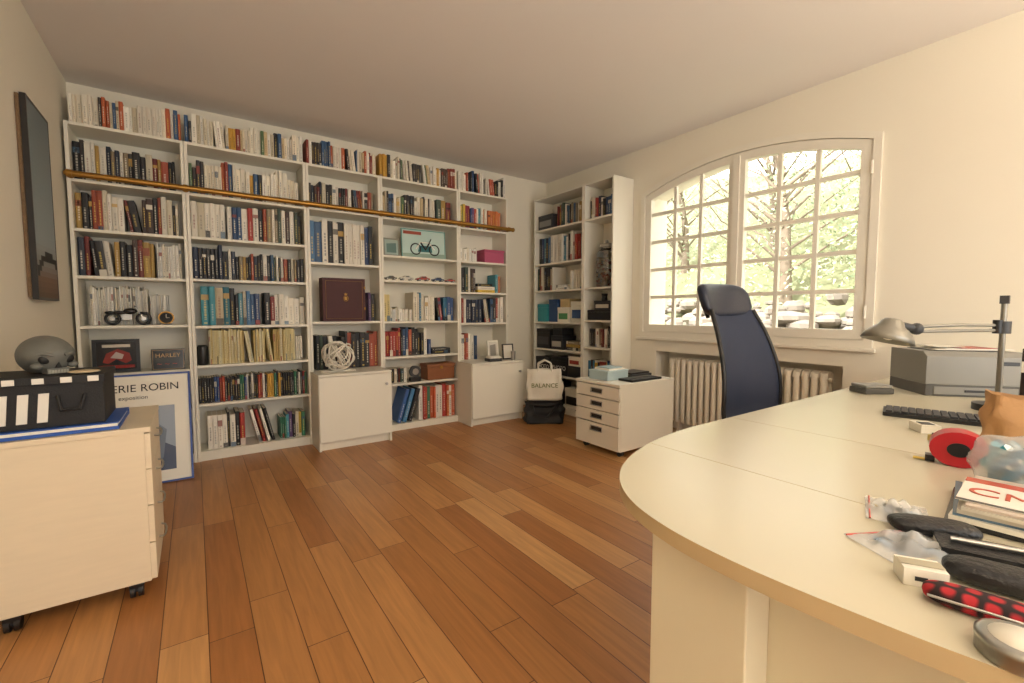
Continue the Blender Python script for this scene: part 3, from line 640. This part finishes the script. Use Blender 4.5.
# ---- unit 5
o=M(); mp_=mat('pink_card','#b85474',.55,var=.05); o.box((2.47,3.99,1.611),(2.71,4.16,1.72),mp_); o.box((2.465,3.985,1.7205),(2.715,4.165,1.745),mp_); o.build('pink_box',bevel=.003)
framed('photo_frame',2.43,2.56,.6115,.2,3.86,.014,m_white,'#cfc8b8',.12,lambda o,W,H:dq(o,[(.03,.03),(W-.03,.03),(W-.03,H-.04),(.03,H-.05)],'#8a8478'))
framed('photo_frame',2.585,2.72,.6115,.16,3.82,.012,m_black,'#e6e0d2',.12)
o=M(); o.box((2.36,3.72,.6105),(2.50,3.82,.64),m_dgrey); o.box((2.37,3.725,.6405),(2.49,3.81,.66),m_paper); o.cyl((2.66,3.75,.6105),(2.66,3.75,.70),.022,.026,m=m_chrome); o.build('desk_bits')
o=M(); o.box((2.86,YB-.03,.9),(2.94,YB-.0005,1.12),m_winp); o.box((2.88,YB-.034,1.04),(2.92,YB-.03,1.07),m_dgrey); o.build('wall_switch',bevel=.004)
# ---- right bookcase objects
def pbox(name,x0,x1,y0,y1,z0,h,col,stripe=None,txt=None,tc=None):
    o=M(); mt=mat('box_'+col.strip('#'),col,.5,var=.06,vscale=15); o.box((x0,y0,z0),(x1,y1,z0+h*.8),mt); o.box((x0-.002,y0-.002,z0+h*.8+.0005),(x1+.002,y1+.002,z0+h),mt)
    if stripe: o.box((x0-.0035,y0+.02,z0+h*.2),(x0-.0022,y1-.02,z0+h*.6),m_vc,C(stripe))
    ob=o.build(name,bevel=.002)
    if txt:
        MT=Matrix.Translation((x0-.004,y1-.02,z0+h*.3))@Matrix.Rotation(-math.pi/2,4,'Z')@RX
        text(txt,min(h*.42,(y1-y0)/len(txt)*1.25),tc or m_wink,'label',MT,ob)
    return ob
pbox('storage_box',3.25,3.42,3.92,4.09,.9905,.2,'#2f8f9a')
pbox('storage_box',3.25,3.42,3.56,3.74,.9905,.16,'#e8e2d4','#4a8c5a')
pbox('storage_box',3.26,3.44,3.76,3.9,.9905,.25,'#2a4a78')
pbox('storage_box',3.26,3.44,3.37,3.54,.9905,.22,'#e2dccb','#2a4a78')
pbox('storage_box',3.26,3.44,3.57,3.71,1.152,.09,'#c8b080')
pbox('equipment_case',3.24,3.46,3.86,4.09,.6905,.22,'#1b1b1e','#3a3a3e')
pbox('equipment_case',3.24,3.44,3.65,3.84,.6905,.15,'#24262c','#b8b4a8')
pbox('equipment_case',3.25,3.42,3.67,3.82,.842,.08,'#1b1b1e')
pbox('equipment_case',3.25,3.44,3.84,4.08,2.0205,.16,'#3a3c40','#8a8a86')
pbox('box_of_photos',3.235,3.46,3.57,3.83,.4105,.2,'#161618',None,'PHOTO')
pbox('box_of_photos',3.235,3.46,3.36,3.56,.4105,.12,'#2a2a2c')
pbox('box_of_photos',3.24,3.44,3.37,3.55,.532,.1,'#e2dccb','#a03a30')
pbox('box_of_photos',3.235,3.46,3.85,4.1,.4105,.18,'#1d1d20',None,'PHOTO')
pbox('file_box',3.24,3.46,3.36,3.6,.0705,.22,'#e4ddcb','#1c1c20'); 
pbox('equipment_case',3.25,3.44,2.97,3.28,1.0205,.1,'#1c1c1f'); pbox('equipment_case',3.26,3.44,2.99,3.2,1.121,.09,'#24262c','#c8c0b0')
pbox('equipment_case',3.25,3.44,3.0,3.25,.0705,.2,'#1c1c1f','#b8b4a8')
for (y,zz_,r_,h_) in ((3.24,1.2125,.03,.07),(3.5,.6905+.001,.03,.0)):
    if h_: o=M(); o.lathe([(0,0),(r_,0),(r_,.02),(r_*.9,.022),(r_*.9,.05),(r_,.052),(r_,h_),(r_*.8,h_),(r_*.7,h_-.01),(0,h_-.012)],(3.32,3.12,1.2125),m_black,24); o.build('camera_lens')
o=M(); jc=(3.34,3.12,1.3455)
o.lathe([(0,.0),(.085,.0),(.1,.02),(.1,.3),(.09,.34),(.06,.37),(.055,.385)],jc,m_glass,28); o.lathe([(.0,.004),(.08,.004),(.094,.022),(.094,.29),(.085,.335),(.055,.365)],jc,m_glass,28)
o.lathe([(.0,.43),(.03,.43),(.06,.42),(.066,.39),(.06,.385),(0,.385)],jc,mat('grey_lid','#a8a49a',.4),24); o.ball((jc[0],jc[1],jc[2]+.445),.018,m_chrome)
rn=random.Random(5)
for k in range(190):
    a=rn.random()*6.28; r_=.077*rn.random()**.5; hh=.025+.28*rn.random(); o.ball((jc[0]+math.cos(a)*r_,jc[1]+math.sin(a)*r_,jc[2]+hh),.016,m_vc,8,6,col=C(rn.choice(['#c8a08a','#e2d8c0','#b06a5a','#d8c8a0','#b0bcc0','#e8e2d4','#c8c0b0','#e8e4dc'])))
o.build('glass_jar')
# ---- bags
def sack(o,c,sx,sy,h,mt,z0,taper=.85,seg=28,rings=14,amp=.012,seed=1,ty=.5,bot=True):
    rn=random.Random(seed); ph=[rn.random()*6.28 for _ in range(6)]; vs=[]
    for j in range(rings+1):
        v=j/rings
        for i in range(seg):
            t=2*math.pi*i/seg; cx=math.copysign(abs(math.cos(t))**.45,math.cos(t)); sy_=math.copysign(abs(math.sin(t))**.45,math.sin(t))
            k=1-(1-taper)*v+.06*math.sin(math.pi*v); w=amp*(math.sin(5*t+ph[0]+v*4)+math.sin(9*t+ph[1]-v*7)*.6+math.sin(v*13+ph[2])*.5)
            vs.append((c[0]+cx*(sx*k+w),c[1]+sy_*(sy*k*(1-ty*v)+w),z0+h*v+.4*w*(1 if 0<j else 0)))
    o.add(vs,[(j*seg+i,j*seg+(i+1)%seg,(j+1)*seg+(i+1)%seg,(j+1)*seg+i) for j in range(rings) for i in range(seg)]+[tuple(range(seg))[::-1]],mt,smooth=True)
o=M(); o.T=Matrix.Translation((2.84,3.47,0))@Matrix.Rotation(-.6,4,'Z')
sack(o,(0,0),.19,.12,.2,m_nylon,.002,taper=.95,seed=2); o.ball((0,0,.185),.18,m_nylon,sq=(1,.6,.25)); o.tube([(-.12,-.11,.18),(-.1,-.17,.1),(.02,-.17,.08),(.11,-.11,.18)],.012,m_nylon)
o.build('backpack')
e=bpy.data.objects.new('shopping_bag',None); COL.objects.link(e); BT=Matrix.Translation((2.84,3.46,.232))@Matrix.Rotation(-.6,4,'Z')
o=M(); m_bag=mat('bag_plastic','#e4dfd2',.45,bump=.3,bscale=15); sack(o,(0,0),.17,.085,.3,m_bag,0,taper=.95,seed=4,amp=.007)
for s_ in (-1,1): o.tube([(-.07,s_*.045,.28),(-.06,s_*.04,.36),(0,s_*.03,.39),(.06,s_*.04,.36),(.07,s_*.045,.28)],.008,m_bag)
ob=o.build('sack',parent=e); e.matrix_world=BT
text('BALANCE',.06,mat('olive_ink','#6a7430',.6),'bag_text',BT@Matrix.Translation((-.14,-.102,.13))@RX,e,ext=.001)
# ---- on the white drawer cabinet
pbox('pale_blue_box',2.62,2.86,2.42,2.62,.5605,.075,'#b4c8cc')
o=M(); o.box((2.66,2.44,.636),(2.84,2.6,.65),m_paper); o.box((2.67,2.45,.651),(2.82,2.59,.658),m_vc,C('#a0b8be')); o.build('paper_pad')
o=M(); o.box((2.72,2.26,.5605),(3.08,2.4,.578),m_black); o.box((2.9,2.42,.5605),(3.16,2.64,.585),m_dgrey); o.box((2.91,2.43,.5855),(3.14,2.6,.6),m_black); o.tube([(2.74,2.3,.579),(2.9,2.31,.586),(3.04,2.28,.579)],.004,m_dgrey,6); o.build('laptop_and_tray',bevel=.004)
# ================================================================ desk clutter  (desk top z=.73)
z=.7305
rt=Vector((math.cos(math.radians(35.2)),-math.sin(math.radians(35.2)),0))
def at(x,y,a,zz=z): return Matrix.Translation((x,y,zz))@Matrix.Rotation(a,4,'Z')
CA=-math.radians(35.2)
# printer
m_pr=mat('printer_grey','#85837c',.45,var=.03); m_pr2=mat('printer_dark','#55534e',.5)
o=M(); o.T=at(2.64,.56,CA-.25)
o.box((0,0,0),(.36,.28,.05),m_pr2); o.prism([(0,.0505),(0,.175),(.03,.195),(.28,.195),(.28,.0505)],0,0,.36,m_pr)
o.box((.03,-.004,.008),(.33,.0,.042),m_pr); o.box((.14,-.008,.02),(.22,-.004,.03),m_black)
o.box((.05,.05,.1955),(.31,.25,.199),m_pr2)
o.box((.26,-.003,.14),(.33,.0005,.155),m_black)
o.build('printer',bevel=.008)
o=M(); o.T=at(2.64,.56,CA-.25,z+.1995)
for k,(a,b,c_,d_,cc,rr) in enumerate([(.06,.05,.3,.24,'#e8e2d4',.05),(.1,.06,.34,.25,'#f0ece0',-.08),(.16,.05,.3,.2,'#a8564a',.12),(.08,.08,.2,.22,'#dcd6c8',.2)]):
    old=o.T.copy(); o.T=old@Matrix.Rotation(rr*.4,4,'Z'); o.box((a,b,.0035*k+.0005),(c_,d_,.0035*k+.003),m_vc,C(cc)); o.T=old
o.build('paper_stack')
o=M(); o.T=at(2.45,.72,CA); o.box((0,0,0),(.13,.1,.025),m_pr2); o.box((.004,.004,.0255),(.126,.096,.04),m_pr); o.build('external_drive',bevel=.004)
# keyboard
o=M(); o.T=at(2.0,.535,math.atan2(-.97,.25))
o.box((0,0,0),(.33,.13,.014),m_black)
for r_ in range(5):
    n_=15
    for k in range(n_):
        o.box((.008+k*.021,.01+r_*.023,.0145),(.008+k*.021+.018,.01+r_*.023+.019,.021),m_dgrey)
o.build('keyboard',bevel=.0015)
o=M(); o.T=at(1.80,.385,CA-.3); o.box((0,0,0),(.05,.07,.025),m_white); o.box((.006,.01,.0255),(.039,.045,.027),m_dgrey); o.build('card_reader',bevel=.004)
o=M(); o.T=at(1.70,.33,CA); o.box((0,0,0),(.05,.03,.018),mat('yellow_plastic','#c8b060',.5)); o.cyl((.01,.015,.0185),(.01,.015,.024),.008,m=m_black); o.build('pencil_sharpener',bevel=.003)
# lamp
o=M(); P0=Vector((2.45,.314,z)); m_lg=mat('lamp_grey','#8f8b80',.35,.5)
o.cyl(P0,P0+Vector((0,0,.025)),.07,m=m_dgrey,seg=24); o.cyl(P0+Vector((0,0,.025)),P0+Vector((0,0,.425)),.009,m=m_lg)
o.cyl(P0+Vector((0,0,.29)),P0+Vector((0,0,.335)),.022,m=m_dgrey); o.box(P0+Vector((-.012,-.012,.4)),P0+Vector((.012,.012,.43)),m_dgrey)
HD=P0-rt*.42+Vector((0,0,.295)); J=P0+Vector((0,0,.31))
for dz in (-.008,.01): o.tube([J+Vector((0,0,dz)),J-rt*.15+Vector((0,0,dz*1.2)),HD+rt*.1+Vector((0,0,.01+dz))],.006,m_lg)
o.cyl(J-rt*.02-Vector((0,0,.02)),J-rt*.02+Vector((0,0,.03)),.014,m=m_black); o.ball(HD+rt*.1+Vector((0,0,.012)),.022,m_dgrey)
ax=(Vector((0,0,-1))-rt*.25).normalized()
o.lathe([(.0,-.05),(.025,-.049),(.034,-.04),(.039,-.026),(.056,-.01),(.074,.01),(.082,.034),(.080,.034),(.072,.012),(.05,-.008),(.03,-.018),(0,-.022)],HD,m_lg,28,axis=ax)
o.ball(HD+ax*.006,.024,mat('bulb','#f4efe0',.3))
o.cyl(HD-ax*.035,HD+rt*.1+Vector((0,0,.012)),.013,m=m_dgrey)
o.build('desk_lamp')
# dark files
o=M(); o.T=at(2.2,.235,-math.pi/2)
for k,(cc,h_) in enumerate([('#2a1c18',.25),('#1a1a1c',.24),('#4a2a20',.26),('#202024',.22)]): book(o,.0+.035*k,0,.032,h_,.2,0,C(cc),deco=True)
o.build('organiser_files')
# crumpled kraft paper bag
m_kraft=mat('kraft_paper','#b58a5c',.75,bump=.6,bscale=25,var=.08,vscale=12)
o=M(); o.T=at(1.80,.165,-1.35)@Matrix.Rotation(.12,4,'Y')
sack(o,(0,0),.09,.05,.135,m_kraft,.003,taper=1.12,seed=9,amp=.005,ty=.2,rings=10); sack(o,(0,0),.086,.046,.13,m_kraft,.006,taper=1.12,seed=9,amp=.005,ty=.2,rings=10)
o.v=[(x,y,max(zz_,z+.0005)) for x,y,zz_ in o.v]
o.build('paper_bag')
# red tape measure
m_red=mat('red_plastic','#b01824',.35); 
o=M(); o.T=at(1.50,.252,CA-.75)@Matrix.Translation((0,0,.042))
pts=[(.045*math.cos(t)*1.15,.042*math.sin(t)) for t in [2*math.pi*i/24 for i in range(24)]]
o.prism(pts,1,-.030,.030,m_red,smooth=True); o.prism([(a*.4,b*.4) for a,b in pts],1,-.0325,-.0305,m_black); o.prism([(a*.4,b*.4) for a,b in pts],1,.0305,.0325,m_black)
o.box((-.058,-.014,-.041),(-.04,.014,-.026),m_black); o.box((-.08,-.01,-.0405),(-.058,.01,-.0395),mat('tape_yellow','#e0c030',.4)); o.tube([(.036,-.018,-.024),(.062,-.018,.0),(.056,-.018,.03)],.004,m_black)
o.build('tape_measure',bevel=.004)
# plastic bag with blue contents
m_film=mat('clear_film','#f2f4f4',.12,alpha=.35,bump=.6,bscale=25)
def film(o,c,sx,sy,h,seed):
    rn=random.Random(seed); ph=[rn.random()*6 for _ in range(6)]
    def f(p):
        k=1+.08*math.sin(p.x*90+ph[0])+.07*math.sin(p.y*80+ph[1])+.06*math.sin((p.x+p.z)*140+ph[2]); return Vector((p.x*k,p.y*k,max(p.z*k,-c[2]+z+.001)))
    o.ball(c,1,m_film,36,20,sq=(sx,sy,h),fn=f)
o=M(); BX,BY=1.37,.135; film(o,(BX,BY,z+.055),.06,.07,.062,3)
for k in range(18):
    a=k*.7; q_=.6+.4*((k*37)%10)/10; o.tube([(BX+.03*q_*math.cos(a),BY+.04*math.sin(a),z+.01),(BX+.045*q_*math.cos(a+1),BY+.055*math.sin(a+1),z+.05),(BX+.035*math.cos(a+2),BY+.04*math.sin(a+2),z+.095)],.0085,m_vc,6,col=C(['#2a7aa0','#4aa8c0','#1f4a80','#6cbccc','#d8e4e4','#2a7aa0'][k%6]))
o.build('plastic_bag')
# magazine stack
e=bpy.data.objects.new('magazine_stack',None); COL.objects.link(e); MG=at(1.06,.19,-1.50)
o=M(); zz=0
for k,(cc,a,hh) in enumerate([('#2a2a2c',.05,.010),('#e8e2d4',-.04,.008),('#5a7488',.09,.004),('#c8c0b0',.06,.007),('#d8d0c0',-.02,.006),('#c8b8a8',.03,.004)]):
    old=o.T.copy(); o.T=Matrix.Rotation(a,4,'Z'); o.box((0.005*k,0,zz),(.16+.006*k,.21,zz+hh),m_gloss,C(cc)); o.T=old; zz+=hh+.0006
o.box((.01,.02,zz),(.17,.18,zz+.001),m_gloss,C('#ebe6da')); o.box((.01,.15,zz+.001),(.17,.18,zz+.0014),m_gloss,C('#b8482e')); o.box((.01,.02,zz+.001),(.17,.03,zz+.0014),m_gloss,C('#2a2a2c'))
o.build('pages',parent=e); e.matrix_world=MG
text('CM',.062,mat('rust_ink','#b8482e',.5),'cover_text',MG@Matrix.Translation((.018,.07,zz+.0018)),e)
def flatbag(cx,cy,a,w,h,seed):
    o=M(); o.T=at(cx,cy,a); rn=random.Random(seed); ph=[rn.random()*6 for _ in range(4)]
    o.grid(lambda u,v:((u-.5)*w,(v-.5)*h,.003+.016*math.sin(math.pi*u)*math.sin(math.pi*v)*(1+.6*math.sin(u*14+ph[0])*math.sin(v*16+ph[1]))),24,20,m_film)
    o.grid(lambda u,v:((u-.5)*w,(v-.5)*h,.0012),4,4,m_film); o.tube([(-w/2,h/2-.006,.004),(w/2,h/2-.006,.004)],.0015,mat('zip_red','#c04a40',.5),5)
    for k in range(9): o.box((rn.uniform(-.35,.2)*w,rn.uniform(-.35,.2)*h,.0015),(rn.uniform(.0,.35)*w,rn.uniform(0,.35)*h,.004),m_vc,C(rn.choice(['#d8d4c8','#8a8a88','#3a3a3c','#5a8ab0','#c8b060'])))
    o.build('zip_bag')
flatbag(1.04,.25,.3,.12,.09,1); flatbag(.90,.20,-.5,.13,.10,2)
m_pou=mat('black_leather','#131316',.38,bump=.3,bscale=150)
def pouch(name,x,y,a,l,w,h,mt,zo=0,fn=None):
    o=M(); o.T=at(x,y,a,z+zo)
    o.ball((0,0,h/2+.0005),1,mt,28,16,fn=lambda p:Vector((math.copysign(abs(p.x)**.55,p.x)*l/2,math.copysign(abs(p.y)**.6,p.y)*w/2,math.copysign(abs(p.z)**.8,p.z)*h/2)))
    if fn: fn(o)
    return o.build(name)
pouch('black_pouch',.99,.19,-1.0,.12,.05,.026,m_pou,.0)
pouch('black_pouch',.87,.085,-1.3,.14,.055,.03,m_pou)
# black notebook with elastic and pen (between pouches)
o=M(); o.T=at(.965,.095,-1.2); o.box((-.085,-.03,0),(.085,.03,.003),m_pou); o.box((-.084,-.029,.003),(.084,.028,.014),m_paper); o.box((-.085,-.03,.014),(.085,.03,.017),m_pou); o.box((-.085,-.0305,0),(.085,-.029,.017),m_pou); o.tube([(.06,-.031,.018),(.06,.031,.018)],.0015,m_red,5); o.cyl((-.07,.0,.0215),(.05,.008,.0215),.004,m=m_chrome,seg=10); o.build('pocket_notebook')
m_tar=bpy.data.materials.new('red_tartan'); m_tar.use_nodes=True; nt=m_tar.node_tree; b=nt.nodes['Principled BSDF']; tc=nt.nodes.new('ShaderNodeTexCoord')
wv=[]
for dr in ('X','Y'):
    w_=nt.nodes.new('ShaderNodeTexWave'); w_.bands_direction=dr; w_.inputs['Scale'].default_value=16; nt.links.new(tc.outputs['Object'],w_.inputs['Vector']); wv.append(w_)
mm=nt.nodes.new('ShaderNodeMath'); mm.operation='MULTIPLY'; nt.links.new(wv[0].outputs['Fac'],mm.inputs[0]); nt.links.new(wv[1].outputs['Fac'],mm.inputs[1])
cr=nt.nodes.new('ShaderNodeValToRGB'); cr.color_ramp.elements[0].color=lin(rgb('#1c0c10'))+(1,); cr.color_ramp.elements[0].position=.05; cr.color_ramp.elements[1].color=lin(rgb('#b0222a'))+(1,); cr.color_ramp.elements[1].position=.5
nt.links.new(mm.outputs[0],cr.inputs[0]); nt.links.new(cr.outputs[0],b.inputs['Base Color']); b.inputs['Roughness'].default_value=.8
pouch('tartan_wallet',.775,.095,-1.35,.12,.042,.024,m_tar,0,lambda o:o.tube([(-.055,-.019,.013),(0,-.0222,.015),(.055,-.019,.013)],.0018,m_chrome,6))
o=M(); o.T=at(.775,.175,CA-.4); o.box((0,0,0),(.048,.036,.024),m_white); o.box((.012,-.0006,.008),(.026,0.0,.014),m_gv); o.box((.0,.01,.0245),(.048,.028,.0255),mat('label_grey','#b0a890',.6)); o.build('power_adaptor',bevel=.004)
o=M(); o.lathe([(0,0),(.034,0),(.036,.002),(.036,.014),(.0365,.014),(.0365,.021),(.032,.023),(0,.023)],(.705,.06,z),mat('tin_metal','#a9a9a4',.3,.8),32); o.lathe([(0,.0235),(.026,.0235),(.026,.023)],(.705,.06,z),m_winp,24); o.build('round_tin')
# ---------------------------------------------------------------- lights / world / outside
w=bpy.data.worlds.new('World'); scene.world=w; w.use_nodes=True; bgd=w.node_tree.nodes['Background']; bgd.inputs[0].default_value=(1,.97,.925,1); bgd.inputs[1].default_value=4.8
def area(name,loc,rot,sx,sy):
    l=bpy.data.lights.new(name,'AREA'); l.shape='RECTANGLE'; l.size=sx; l.size_y=sy; l.cycles.is_portal=True
    o=bpy.data.objects.new(name,l); COL.objects.link(o); o.location=loc; o.rotation_euler=rot
area('portal_window',(XR+.2,WC,1.63),(0,math.radians(90),0),1.5,1.83)
area('portal_fill_opening',(1.4,YF-.15,1.15),(math.radians(90),0,0),3.0,2.3)  # portal for the added fill opening in the front wall
m_up=mat('fill_emitter','#ffffff',.5,emit='#fff0da',estr=200)  # glow of the added fill uplights
for x,y in ((-.30,-.95),(2.7,-1.25)):
    o=M(); o.cyl((x,y,0),(x,y,.03),.15,m=m_dgrey,seg=28); o.cyl((x,y,.03),(x,y,1.72),.012,m=m_dgrey)
    o.lathe([(.02,1.70),(.06,1.715),(.13,1.75),(.185,1.80),(.19,1.82),(.18,1.80),(.125,1.765),(.05,1.735),(0,1.73)],(x,y,0),m_dgrey,32)
    o.lathe([(0,1.785),(.145,1.785)],(x,y,0),m_up,28); o.build('fill_uplight')  # unseen uplights added behind the camera to brighten ceiling and room
sl=bpy.data.lights.new('sun','SUN'); sl.energy=9; sl.angle=.05; so=bpy.data.objects.new('sun',sl); COL.objects.link(so); so.rotation_euler=Vector((.75,-.15,-.6)).to_track_quat('-Z','Y').to_euler()
m_rock=mat('dry_stone','#8a8072',.9,bump=1,bscale=6,var=.5,vscale=3)
m_grass=mat('hill_ground','#80825e',.95,var=.4,vscale=2)
o=M()
def hill(u,v):
    x=4.1+u*12; y=-6+v*18; z_=-.3+.34*(x-4.1)+.25*math.sin(y*.7+x*.4)*u+max(0,x-9)*.3; return (x,y,z_)
o.grid(hill,30,40,m_grass); o.build('hillside')
o=M()
for i in range(640):
    x=random.uniform(5.4,8.0); y=random.uniform(-3,8); z_=-.3+.34*(x-4.1)+random.uniform(-.05,.3); r=random.uniform(.07,.18)
    sq=(random.uniform(.8,1.4),random.uniform(.8,1.6),random.uniform(.5,.8)); ph=random.random()*6
    o.ball((x,y,z_),r,m_rock,8,5,sq=sq,fn=lambda p:p*(1+.22*math.sin(p.x*27+ph)*math.cos(p.y*23+ph)))
o.sm=[False]*len(o.sm)
o.build('stone_wall')
m_leaf=bpy.data.materials.new('leaves'); m_leaf.use_nodes=True; b=m_leaf.node_tree.nodes['Principled BSDF']
a=m_leaf.node_tree.nodes.new('ShaderNodeAttribute'); a.attribute_name='Col'; m_leaf.node_tree.links.new(a.outputs['Color'],b.inputs['Base Color']); b.inputs['Roughness'].default_value=.6
m_bark=mat('bark','#7a6c5a',.9,var=.3,vscale=10)
LC=[C('#8c9a72'),C('#a4b088'),C('#7c8a66'),C('#b8be9e'),C('#70805c'),C('#b0aa8c')]
for tr in range(9):
    o=M(); bx=random.uniform(8.3,11.0); by=-3+tr*1.35+random.uniform(-.3,.3); bz=-.3+.34*(bx-4.1)
    o.tube([(bx,by,bz-.2),(bx+.1,by+.1,bz+1.5),(bx-.1,by+.3,bz+3.2)],[.12,.08,.03],m_bark)
    for k in range(16):
        a_=random.random()*6.28; z_=bz+random.uniform(.4,3); o.tube([(bx,by+.1,z_),(bx+math.cos(a_)*.6,by+math.sin(a_)*.6,z_+.5),(bx+math.cos(a_)*1.1,by+math.sin(a_)*1.1,z_+.8),(bx+math.cos(a_+.3)*1.6,by+math.sin(a_+.3)*1.6,z_+1.3)],[.03,.02,.012,.005],m_bark,5)
    for k in range(4200):
        a_=random.random()*6.28; rr=1.7*random.random()**.5; zr=random.uniform(-.1,4.8); z_=bz+zr
        c_=Vector((bx+math.cos(a_)*rr,by+math.sin(a_)*rr,z_)); s_=random.uniform(.02,.055)
        d1=Vector((random.uniform(-1,1),random.uniform(-1,1),random.uniform(-1,1))).normalized()*s_; d2=d1.orthogonal().normalized()*s_*.5
        o.add([c_-d1,c_+d2,c_+d1,c_-d2],[(0,1,2,3)],m_leaf,random.choice(LC))
    o.build('tree')
# ---------------------------------------------------------------- camera
cd=bpy.data.cameras.new('camera');co=bpy.data.objects.new('camera',cd);COL.objects.link(co);scene.camera=co
Yw=math.radians(35.2);Tt=math.radians(3.75)
F=Vector((math.sin(Yw)*math.cos(Tt),math.cos(Yw)*math.cos(Tt),-math.sin(Tt)))
co.location=(0,0,1.1); co.rotation_euler=F.to_track_quat('-Z','Y').to_euler(); cd.lens=450/1024*36; cd.sensor_width=36; cd.clip_start=.02
scene.view_settings.view_transform='Standard'
scene.view_settings.exposure=-.05
